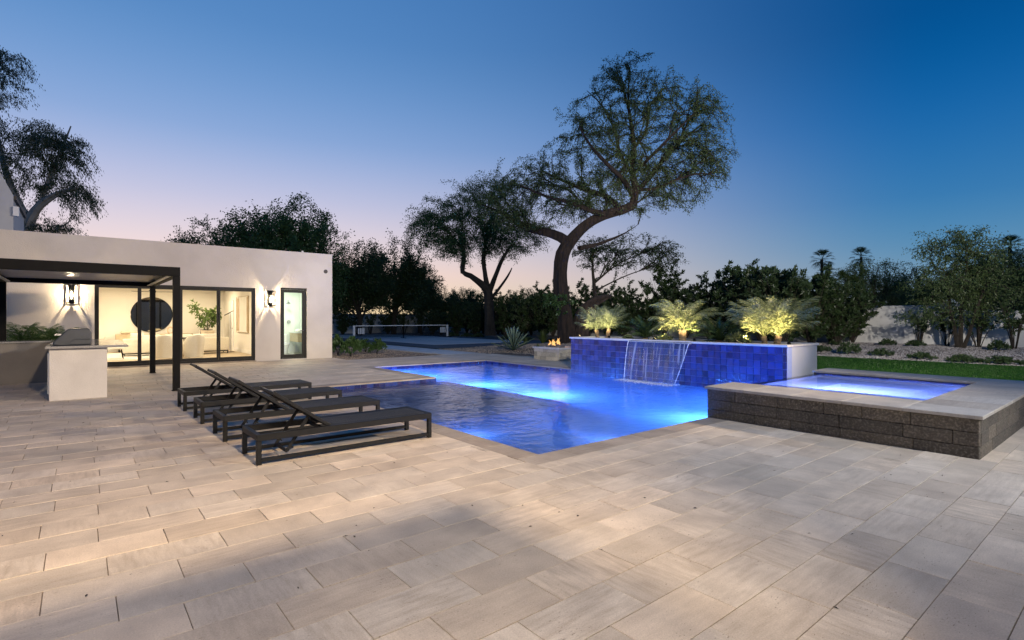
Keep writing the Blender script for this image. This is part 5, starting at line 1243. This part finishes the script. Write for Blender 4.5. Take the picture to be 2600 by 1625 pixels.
# ---- stock of background trees and shrubs, copied at their own places
def proto_tree(name, seed, H, Rr, bare, n, leaf, bark, lp, lL, droop=.35, lw_=.3):
    g = np.random.default_rng(seed); limbs = [([[0, 0, -.2, .22], [.1, .05, H * .2, .18], [.0, .2, H * .4, .13], [.1, .1, H * .7, .06]], .4)]
    for k in range(7):
        a = g.uniform(0, 6.28); r_ = Rr * g.uniform(.45, .7); z1 = H * g.uniform(.45, .8)
        limbs.append(([[0.05, .05, H * g.uniform(.12, .3), .10], [r_ * .4 * math.cos(a), r_ * .4 * math.sin(a), z1 * .6, .07], [r_ * math.cos(a), r_ * math.sin(a), z1, .03]], .3))
    bl_ = [(0, 0, H * .66, Rr * .8, Rr * .8, H * .32, 3)]
    for k in range(9):
        a = g.uniform(0, 6.28); r_ = Rr * g.uniform(.4, .7); bl_.append((r_ * math.cos(a), r_ * math.sin(a), H * g.uniform(bare + .15, .78), Rr * g.uniform(.28, .45), Rr * g.uniform(.28, .45), H * g.uniform(.13, .22), 1))
    return tree(name, (0, 0, 0), limbs, blob_tips(bl_, n, seed, .35), seed, 'x', leaf, bark, leaf_per=lp, leafL=lL, droop=droop, leafW=lw_, r_tip=.009, spread=.16, step=.6, start_frac=.08, shoot=1.3)
def place(o, used, px, d, s, rz, label, group=None, sz=None, z=None):
    c = o if not used.get(o) else copy_tree(o)
    used[o] = 1; p = at_px(px, d)
    c.location = (p[0], p[1], float(ground_h(*p)) if z is None else z); c.rotation_euler = (0, 0, rz); c.scale = (s, s, (sz or s)); c['label'] = label
    if group: c['group'] = group
    elif 'group' in c: del c['group']
    return c
used = {}
bA = proto_tree('shade_tree', 31, 10.0, 5.2, .12, 900, 'leaf_green', 'bark_dark', 56, (.09, .19))
bB = proto_tree('shade_tree', 37, 9.0, 4.2, .10, 760, 'leaf_dark', 'bark_dark', 56, (.09, .19))
bC = proto_tree('shade_tree', 41, 8.0, 4.4, .22, 640, 'leaf_mesquite', 'bark_dark', 36, (.07, .16), .5)
place(bA, used, 735, 40, 1.06, .4, 'full round tree rising above the guest house roof', sz=1.12)
place(bA, used, 560, 42, .88, 2.6, 'lower spreading tree above the guest house roof, left of the full round one', sz=.98)
place(bB, used, 915, 46, .95, 1.2, 'dark dense tree just past the guest house corner')
place(bB, used, 1000, 50, 1.08, 3.9, 'dark dense tree standing over the net end of the sport court')
place(bB, used, 1065, 56, .86, 5.1, 'smaller dark tree next to the pale boundary wall')
place(bA, used, 850, 58, .80, 4.4, 'distant tree showing between the guest house corner and the dark dense tree')
place(bC, used, 2225, 34, .68, .3, 'loose dark tree behind the boundary wall, left of the multi-stem tree')
place(bB, used, 2330, 38, .60, 2.2, 'dark tree behind the boundary wall and the multi-stem tree')
place(bC, used, 2570, 34, .78, 1.7, 'loose tree behind the boundary wall at the end of the lawn')
place(bC, used, 1985, 36, .60, 4.2, 'low loose tree standing over the oleanders behind the lit palms')
place(bB, used, 2480, 42, .74, 5.3, 'darker tree behind the boundary wall and the loose tree')
place(bB, used, 1130, 64, .62, .8, 'far low tree against the orange sky'); place(bC, used, 1180, 70, .75, 2.9, 'far thin tree against the orange sky beside the forked mesquite')
place(bB, used, 1330, 62, .60, 3.3, 'far low tree behind the forked mesquite'); place(bC, used, 1395, 58, .60, 5.9, 'far tree left of the twisted trunk')
# yellowish bush tree at the right edge
bY = proto_tree('golden_tree', 51, 6.0, 2.6, .2, 260, 'leaf_yellow', 'bark_dark', 60, (.12, .25))
place(bY, used, 2596, 40, 1.05, .4, 'yellow-green tree below the far palm, behind the boundary wall')
# multi-stem tree standing in the gravel by the right wall
D4 = 24.; b4 = at_px(2434, D4); zb4 = float(ground_h(*b4))
def loc4(px, py, dz=0., r=None): return loc(px, py, dz, r, D4, b4, zb4)
L4 = [([loc4(2432, 893, 0, .10), loc4(2425, 840, 0, .075), loc4(2412, 780, .1, .06), loc4(2405, 700, .2, .04)], .45), ([loc4(2437, 893, 0, .11), loc4(2440, 830, 0, .085), loc4(2442, 770, 0, .07), loc4(2455, 690, 0, .045), loc4(2450, 620, 0, .02)], .45),
      ([loc4(2442, 893, 0, .09), loc4(2460, 850, -.2, .07), loc4(2478, 790, -.3, .05), loc4(2505, 720, -.4, .03)], .45)]
def bl4(px, py, dz, rx, rz, w): o = loc4(px, py, dz); k = D4 / 1350; return o + [rx * k, rx * k, rz * k, w]
B4_ = [bl4(2440, 640, 0, 110, 70, 2.2), bl4(2390, 730, 0, 90, 60, 1.5), bl4(2500, 720, 0, 90, 70, 1.5), bl4(2440, 790, 0, 110, 35, .5), bl4(2330, 805, 0, 60, 22, .25)]
tree('multistem_tree', (b4[0], b4[1], zb4), L4, blob_tips(B4_, 800, 23, .1), 23, 'slender multi-stem tree growing in the gravel bed in front of the boundary wall', 'leaf_mesquite', 'bark_dark', leaf_per=45, leafL=(.06, .13), leafW=.22, droop=.7, r_tip=.005, spread=.12, start_frac=.05)

# ---- oleanders: upright stems with tufts of narrow leaves
def proto_oleander(name, seed, H, Rr, stems, leaf='leaf_oleander', lp=40, bare=.3, lL=(.10, .20)):
    g = np.random.default_rng(seed); limbs = []; tips = []
    for k in range(stems):
        a = g.uniform(0, 6.28); r_ = Rr * g.uniform(.3, 1.) ; h = H * g.uniform(.6, 1.)
        limbs.append(([[.06 * math.cos(a), .06 * math.sin(a), -.05, .022], [r_ * .45 * math.cos(a), r_ * .45 * math.sin(a), h * .5, .016], [r_ * math.cos(a), r_ * math.sin(a), h * .92, .008]], bare))
        for q in range(7): 
            f_ = g.uniform(bare, 1); tips.append((r_ * f_ * math.cos(a) + g.normal(0, Rr * .14), r_ * f_ * math.sin(a) + g.normal(0, Rr * .14), h * (f_ + .06 + g.normal(0, .04))))
    t = thing(name, (0, 0, 0), 'x', 'shrub')
    br, lf = grow(limbs, np.array(tips), seed, leaf_per=lp, leafL=lL, leafW=.17, droop=-.25, r_tip=.005, spread=.03, step=.3, start_frac=.1)
    npmesh('stems', br, 4, 'bark_dark', t, smooth=True); npmesh('foliage', lf, 4, leaf, t); return t
oH = proto_oleander('oleander_shrub', 61, 4.6, 2.0, 40, 'leaf_dark', 70, .15, (.13, .28))
oI = proto_oleander('oleander_shrub', 67, 4.2, 2.1, 40, 'leaf_oleander', 70, .15, (.13, .28))
g = np.random.default_rng(5); k = 0
for y in np.arange(11.5, 51, 1.75):
    x = 31.6 + g.uniform(-.7, .5); c = (oH, oI)[k % 2]; d = x * fX + y * fY; px = 1300 + 1350 * (x * fY - y * fX) / d
    s = (.92 if 17 < y < 30 else .85 if y <= 17 else .80) * g.uniform(.86, 1.12)
    place(c, used, px, d, s, g.uniform(0, 6.28), 'tall dark oleander of the hedge along the boundary wall', 'oleander hedge along the boundary wall', sz=s * g.uniform(.9, 1.1)); k += 1
for (px, d, s) in ((1985, 26.5, .95), (2060, 26., .78), (2125, 27, .76), (2165, 28.5, .66), (1940, 28, 1.0), (1890, 30, .92)):
    place((oH, oI)[k % 2], used, px, d, s, g.uniform(0, 6.28), 'broad oleander bush massed behind the third lit palm', 'oleanders massed behind the palms'); k += 1
for (px, d, s) in ((870, 48, .55), (985, 50, .5), (1100, 50, .5), (1160, 47, .62), (1205, 46, .7), (1285, 44, .78), (1330, 42, .8), (1380, 40, .82)):
    place((oH, oI)[k % 2], used, px, d, s, g.uniform(0, 6.28), 'dark shrub of the thicket behind the sport court', 'shrubs behind the sport court'); k += 1
oS = proto_oleander('young_oleander', 71, 2.3, .85, 11, 'leaf_oleander', 34, .35, (.09, .17))
for (px, d, s, lab) in ((2276, 29.6, .86, 'young oleander against the white wall, just left of the multi-stem tree pair'), (2335, 27.2, .92, 'young oleander in front of the step in the white wall'), (2405, 25.6, .98, 'young oleander close behind the multi-stem tree'), (2484, 24.3, 1.0, 'young oleander right of the multi-stem tree'), (2575, 22.8, 1.04, 'young oleander standing alone against the plain white wall'), (2230, 30.5, .95, 'young oleander at the dark end of the white wall')):
    place(oS, used, px, d, s, g.uniform(0, 6.28), lab, 'young oleanders along the white wall')
for px, d, s in ((905, 49.5, .8), (940, 49.8, .9), (1000, 50.2, .85), (1025, 50.4, .95), (1070, 50.5, .9), (1095, 50.5, 1.0), (1120, 50, .9)):
    place(oS, used, px, d, s * 1.2, g.uniform(0, 6.28), 'young shrub against the pale wall behind the net', 'young shrubs along the far wall')

# ---- low ground cover in the gravel
def proto_low(name, seed, Rr, H, n, leaf, lp=40, lL=(.05, .10), cat='shrub'):
    g = np.random.default_rng(seed); t = thing(name, (0, 0, 0), 'x', cat)
    tips = []; limbs = []
    for k in range(n):
        a = g.uniform(0, 6.28); r_ = Rr * g.random() ** .6; h = H * (g.uniform(.4, 1)) * (1 - .5 * r_ / Rr)
        tips.append((r_ * math.cos(a), r_ * math.sin(a), h))
    for k in range(6):
        a = k * 1.05; limbs.append(([[0, 0, -.02, .01], [Rr * .2 * math.cos(a), Rr * .2 * math.sin(a), H * .3, .007], [Rr * .4 * math.cos(a), Rr * .4 * math.sin(a), H * .5, .004]], .1))
    br, lf = grow(limbs, np.array(tips), seed, leaf_per=lp, leafL=lL, leafW=.26, droop=-.1, r_tip=.003, spread=.02, step=.12, start_frac=.1)
    npmesh('stems', br, 4, 'bark_dark', t, smooth=True); npmesh('foliage', lf, 4, leaf, t); return t
lo = proto_low('ground_cover', 81, .48, .34, 60, 'leaf_oleander')
for (px, d, s, sz) in ((2154, 22.6, .95, 1.5), (2238, 21.5, .95, .9), (2340, 20.1, .98, .8), (2441, 18.7, 1., .9), (2540, 18.1, 1.3, .8), (2253, 25.9, .8, 1.), (2322, 25.1, .9, .9), (2535, 22.3, .8, 1.3), (2085, 24., .9, .8), (2120, 27, .7, .8)):
    place(lo, used, px, d, s, g.uniform(0, 6.28), 'low green shrub spreading on the gravel bed beside the lawn', 'low shrubs on the gravel beside the lawn', sz=sz)
for (px, d, s) in ((1150, 44, 1.2), (1185, 43, 1.), (1215, 42, 1.1), (1290, 38, 1.), (1340, 36, .9), (1400, 33, .9)):
    place(lo, used, px, d, s, g.uniform(0, 6.28), 'small dark shrub on the gravel behind the sport court', 'small shrubs behind the sport court')
sh = proto_low('gravel_shrub', 83, .42, .60, 60, 'leaf_green', 44, (.05, .11))
for (px, d, s, sz, lab) in ((858, 22.3, 1.05, 1.7, 'tall leafy shrub in the gravel right against the guest house corner'), (890, 21.5, 1., 1.6, 'leafy shrub in the gravel, second from the guest house corner'), (928, 24.2, .95, 1.2, 'low shrub in the gravel beside the pale path, further back of two'), (957, 22.8, .9, 1.35, 'low shrub in the gravel beside the pale path, at the end of the group')):
    place(sh, used, px, d, s, g.uniform(0, 6.28), lab, 'shrubs in the gravel beside the guest house', sz=sz)
# grassy tufts
def proto_tuft(name, seed, n, H):
    g = np.random.default_rng(seed); t = thing(name, (0, 0, 0), 'x', 'grass tuft')
    a = g.uniform(0, 6.28, n); tilt = g.uniform(.05, .75, n); L = H * g.uniform(.6, 1.1, n)
    Dv = np.stack([np.cos(a) * np.sin(tilt), np.sin(a) * np.sin(tilt), np.cos(tilt)], 1); b = np.stack([np.cos(a) * .05 * g.random(n), np.sin(a) * .05 * g.random(n), np.zeros(n)], 1)
    S = np.stack([-np.sin(a), np.cos(a), np.zeros(n)], 1) * .006; mid = b + Dv * (L * .6)[:, None]; tip = b + Dv * L[:, None] - np.array([0, 0, 1]) * (L * .3 * np.sin(tilt))[:, None]
    q1 = np.stack([b - S, b + S, mid + S, mid - S], 1); q2 = np.stack([mid - S, mid + S, tip, tip], 1) + 0
    q2[:, 3] = tip + S * .1
    npmesh('blades', np.concatenate([q1, q2]), 4, 'tuft', t); return t
tf = proto_tuft('grass_tuft', 91, 260, .75)
for (px, d, s, lab) in ((1378, 27.5, 1.05, 'fine grass tuft on the mound between agave and twisted trunk'), (1366, 22.4, .55, 'small grass tuft beside the fire pit'), (1335, 26.5, .6, 'small grass tuft behind the agave')):
    place(tf, used, px, d, s, g.uniform(0, 6.28), lab)

# ---- agave
def blade(L, W, n=7, curl=.25):
    vs = []; fs = []
    for i in range(n + 1):
        t = i / n; w_ = W * (math.sin(math.pi * min(1, .18 + .82 * (1 - t) ** .8)) if t < 1 else 0.02) * (1 if t < .98 else .1)
        x = L * t; z = curl * L * t * t; vs += [(x, -w_, z + .35 * w_), (x, 0, z - .10 * W * (1 - t)), (x, w_, z + .35 * w_), (x, 0, z - .35 * W * (1 - t) - .004)]
    for i in range(n):
        o = i * 4
        for k_ in range(4): fs.append((o + k_, o + (k_ + 1) % 4, o + 4 + (k_ + 1) % 4, o + 4 + k_))
    me = bpy.data.meshes.new('leaf'); me.from_pydata(vs, [], fs); me.polygons.foreach_set('use_smooth', [True] * len(fs)); return me
pa = at_px(1304, 23.); za = float(ground_h(*pa))
ag = thing('agave', (pa[0], pa[1], za), 'grey-green agave rosette with stiff pointed leaves at the terrace edge', 'agave')
am = blade(1.15, .085, 8, .05); am.materials.append(MATS['leaf_agave'])
for k in range(30):
    o = link('leaf', am, None, ag); q = k / 29; o.rotation_euler = (g.uniform(-.2, .2), -R(12 + 72 * q + g.uniform(-5, 5)), k * 2.399); s = g.uniform(.75, 1.0); o.scale = (s * (1 - .15 * q), s, s); o.location = (0, 0, .08 + .12 * q)

# ---- feather-leaved palms in the planter
def frond_mesh(name, L, nl, ll, arch, mat, wdt=.011, vang=.35, seed=1, stem=.16):
    g = np.random.default_rng(seed); t = np.linspace(0, 1, 14)
    th0 = 0.; xs = []; p = np.array([0., 0, 0]); pts = [p.copy()]; ang = 0
    for i in range(13):
        ang = -arch * (t[i + 1] ** 1.5); p = p + np.array([math.cos(ang), 0, math.sin(ang)]) * L / 13; pts.append(p.copy())
    pts = np.array(pts); rr = np.linspace(.014, .003, 14)
    Q = [tubes_np([pts], [np.minimum(rr, .0199)])]
    u = stem + (1 - stem) * np.linspace(0, 1, nl) ** .95
    for sg in (-1, 1):
        x = u * 13; a = np.clip(x.astype(int), 0, 12); fr = (x - a)[:, None]; c = pts[a] * (1 - fr) + pts[a + 1] * fr; T = pts[a + 1] - pts[a]; T /= np.linalg.norm(T, axis=1, keepdims=True)
        up_ = np.cross(T, np.array([0, 1., 0])); 
        l_ = ll * (.45 + .55 * np.sin(np.pi * np.clip(.12 + .88 * u, 0, 1)) ** .7) * g.uniform(.85, 1.1, nl)
        D = T * (.55 + .5 * u[:, None]) + np.array([0, sg, 0]) * .85 - up_ * vang * g.uniform(.3, 1.3, (nl, 1)) + g.normal(0, .10, (nl, 3)); D /= np.linalg.norm(D, axis=1, keepdims=True)
        S = np.cross(D, np.array([.2, 0, 1.])); S /= np.linalg.norm(S, axis=1, keepdims=True); S *= wdt
        m_ = c + D * l_[:, None] * .5 + np.array([0, 0, -.02]) * l_[:, None]; e_ = c + D * l_[:, None] + np.array([0, 0, -.24]) * l_[:, None]
        Q.append(np.stack([c - S * .5, c + S * .5, m_ + S, m_ - S], 1)); Q.append(np.stack([m_ - S, m_ + S, e_ + S * .15, e_ - S * .15], 1))
    V = np.concatenate(Q); me_o = npmesh(name, V, 4, mat); me = me_o.data; bpy.data.objects.remove(me_o); return me
fr_m = [frond_mesh('frond', 1.25, 34, .33, .95, 'leaf_palm', .0062, .6, s) for s in (1, 2, 3)]
fr_u = [frond_mesh('frond', 1.25, 34, .33, .70, 'leaf_palm', .0062, .6, s) for s in (21, 22)]
fr_b = [frond_mesh('frond', 1.1, 28, .33, .4, 'leaf_bluepalm', .0068, .6, s) for s in (4, 5)]
def palm(name, x, y, z, th, trunks, nf, sc_, label, meshes, group, lo_=8, hi=82, cat='palm'):
    t = thing(name, (x, y, z), label, cat, group)
    gg = np.random.default_rng(int(abs(x * 100 + y * 37)))
    for (dx, dy, tl, h, rad) in trunks:
        top = np.array([dx + math.cos(tl[0]) * tl[1], dy + math.sin(tl[0]) * tl[1], h])
        m_ = MB(); P_ = [Vector((x + dx, y + dy, z - .05)) + (Vector((x + top[0], y + top[1], z + top[2])) - Vector((x + dx, y + dy, z - .05))) * (i / 9) for i in range(10)]
        m_.tube(P_, [rad * (1.05 + .16 * (i % 2)) for i in range(10)], 10); m_.build('trunk', 'palm_bark', t)
        for k in range(nf):
            o = link('frond', meshes[k % len(meshes)], None, t); q = k / max(1, nf - 1)
            el = R(lo_ + (hi - lo_) * q + gg.uniform(-7, 7)); s = sc_ * gg.uniform(.82, 1.08) * (.8 + .2 * math.sin(math.pi * q))
            o.location = Vector(top) ; o.rotation_euler = (gg.uniform(-.35, .35), -el, k * 2.399 + gg.uniform(-.2, .2)); o.scale = (s, s, s)
    return t
XP = 12.12; zp = .84
def yp(px): r_ = (px - 1300) / 1350; dx = fX + r_ * fY; dy = fY - r_ * fX; return XP / dx * dy
grp = 'uplit palms in the blue planter'
y1, y2, y3 = yp(1530), yp(1733), yp(1955)
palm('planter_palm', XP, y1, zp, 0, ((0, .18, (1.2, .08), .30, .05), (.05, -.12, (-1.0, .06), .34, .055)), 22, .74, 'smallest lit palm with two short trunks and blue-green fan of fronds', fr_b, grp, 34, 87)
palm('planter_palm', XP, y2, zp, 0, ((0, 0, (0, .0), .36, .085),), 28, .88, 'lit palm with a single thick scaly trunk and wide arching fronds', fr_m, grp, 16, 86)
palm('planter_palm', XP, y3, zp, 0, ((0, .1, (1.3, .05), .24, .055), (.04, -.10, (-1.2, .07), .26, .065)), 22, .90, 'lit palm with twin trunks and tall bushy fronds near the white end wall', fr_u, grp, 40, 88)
def uplight(x, y, z, aim, pw, label):
    t = thing('garden_uplight', (x, y, z), label, 'garden light', 'uplights in the planter')
    d = (Vector(aim) - Vector((x, y, z + .1))).normalized(); p_ = Vector((x, y, z + .1))
    m_ = MB(); m_.tube([p_ - d * .05, p_ + d * .05], [.03, .038], 12); m_.build('housing', 'black_metal', t); m_ = MB(); m_.tube([(x, y, z), p_], .008, 6); m_.build('stake', 'black_metal', t)
    m_ = MB(); m_.tube([p_ + d * .05, p_ + d * .052], .03, 12); m_.build('lens', 'uplens', t)
    lamp('SPOT', 'uplight_glow', tuple(p_ + d * .06), t, pw, (1., .77, .40), .03, angle=R(84), blend=.8, aim=aim)
for yy, pw, nm in ((y1, 150, 'smallest palm'), (y2, 230, 'single-trunk palm'), (y3, 230, 'twin-trunk palm')):
    for sg, sd_ in ((-1, 'spa'), (1, 'fire pit')):
        uplight(XP - .40, yy + sg * .60, zp, (XP + .05, yy + .02, zp + .85), pw, 'small black spotlight at the foot of the ' + nm + ', on its ' + sd_ + ' side')
# sagos between the palms
fr_s = [frond_mesh('frond', .85, 40, .13, .75, 'leaf_sago', .008, .25, s, .08) for s in (7, 8)]
palm('sago_palm', XP + .1, yp(1632), zp, 0, ((0, 0, (0, 0), .12, .08),), 26, 1.0, 'dark sago between the smallest palm and the single-trunk palm', fr_s, 'sagos in the blue planter', 18, 75, 'sago')
palm('sago_palm', XP + .1, yp(1818), zp, 0, ((0, 0, (0, 0), .12, .08),), 28, 1.0, 'dark sago between the single-trunk palm and the twin-trunk palm', fr_s, 'sagos in the blue planter', 8, 70, 'sago')
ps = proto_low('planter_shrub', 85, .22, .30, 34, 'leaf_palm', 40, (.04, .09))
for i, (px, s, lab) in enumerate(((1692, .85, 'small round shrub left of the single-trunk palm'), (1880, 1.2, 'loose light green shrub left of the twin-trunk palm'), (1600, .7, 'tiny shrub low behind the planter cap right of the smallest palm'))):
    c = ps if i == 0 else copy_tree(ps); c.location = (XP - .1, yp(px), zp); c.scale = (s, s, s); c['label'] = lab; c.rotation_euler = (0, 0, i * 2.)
# fronds behind the back counter
fr_h = [frond_mesh('frond', .95, 34, .30, .8, 'leaf_green', .0065, .6, s) for s in (11, 12)]
for (x, y, s, lab) in ((-1.15, 18.6, .8, 'bushy palm behind the back counter, nearest the pergola post'), (-.72, 18.9, .8, 'bushy palm behind the back counter in the middle of three'), (-.35, 18.5, .7, 'bushy palm behind the grill')):
    palm('potted_palm', x, y, .0, 0, ((0, 0, (0, 0), .80, .06),), 24, s, lab, fr_h, 'palms behind the outdoor kitchen', 15, 85)
# tall house plant inside
hp = thing('house_plant', (4.4, 26.9, .05), 'leafy green house plant in a dark pot behind the sofa', 'plant')
m_ = MB(); m_.lathe((4.4, 26.9, .05), [(.20, 0), (.26, .5), (.24, .9), (.25, .95), (.22, .94)], 20); m_.build('pot', 'pot_dark', hp, smooth=True)
lm = [([[0, 0, .85, .02], [.05, 0, 1.2, .016], [.0, .05, 1.7, .01]], .2), ([[0, 0, .85, .02], [-.2, 0, 1.3, .014], [-.45, .0, 1.95, .008]], .3), ([[0, 0, .85, .02], [.2, .05, 1.25, .014], [.35, .05, 1.7, .008]], .3)]
tp = blob_tips([(0, 0, 1.45, .5, .4, .5, 2), (-.45, 0, 2.0, .25, .25, .3, 1), (.3, 0, 1.6, .3, .3, .4, 1)], 90, 77, .3)
br, lf = grow(lm, tp, 77, leaf_per=18, leafL=(.10, .18), leafW=.24, droop=.3, r_tip=.004, spread=.04, step=.2, start_frac=.3); npmesh('stems', br, 4, 'bark_dark', hp); npmesh('leaves', lf, 4, 'leaf_house', hp)
# ---- fan palms far off
def proto_fan(name, seed):
    t = thing(name, (0, 0, 0), 'x', 'palm'); gg = np.random.default_rng(seed)
    m_ = MB(); m_.tube([(0, 0, -1), (.05, 0, 5), (0, .1, 9.6)], [.26, .2, .17], 8); m_.build('trunk', 'bark_dark', t)
    Q = []
    for k in range(32):
        a = k * 2.399; el = R(86 - 140 * k / 31 + gg.uniform(-8, 8)); d = np.array([math.cos(a) * math.cos(el), math.sin(a) * math.cos(el), math.sin(el)]); sd = np.array([-math.sin(a), math.cos(a), 0]); up_ = np.cross(sd, d) * -1
        o0 = np.array([0, 0, 9.6]); o1 = o0 + d * .8; Q.append(np.stack([o0 - sd * .02, o0 + sd * .02, o1 + sd * .02, o1 - sd * .02])[None])
        for q in np.linspace(-.95, .95, 9):
            e = d * math.cos(q) + sd * math.sin(q); p1 = o1 + e * .5; p2 = o1 + e * gg.uniform(.8, 1.0) + np.array([0, 0, -.25]); s_ = np.cross(e, up_) * .035
            Q.append(np.stack([o1 - s_ * .3, o1 + s_ * .3, p1 + s_, p1 - s_])[None]); Q.append(np.stack([p1 - s_, p1 + s_, p2 + s_ * .2, p2 - s_ * .2])[None])
    npmesh('fronds', np.concatenate(Q), 4, 'leaf_dark', t); return t
fp_ = proto_fan('fan_palm', 3)
for (px, d, h, lab) in ((2088, 70, 10.4, 'far fan palm, taller of the close pair'), (2099, 73, 8.5, 'far fan palm, shorter of the close pair'), (2186, 72, 11., 'far fan palm standing alone left of the loose dark tree'), (2566, 62, 10.8, 'far fan palm above the yellow-green tree')):
    s = (1.0 if d < 72 else .95); place(fp_, used, px, d, s, px * .37, lab, 'fan palms beyond the wall', sz=h / 10.4 * .97)
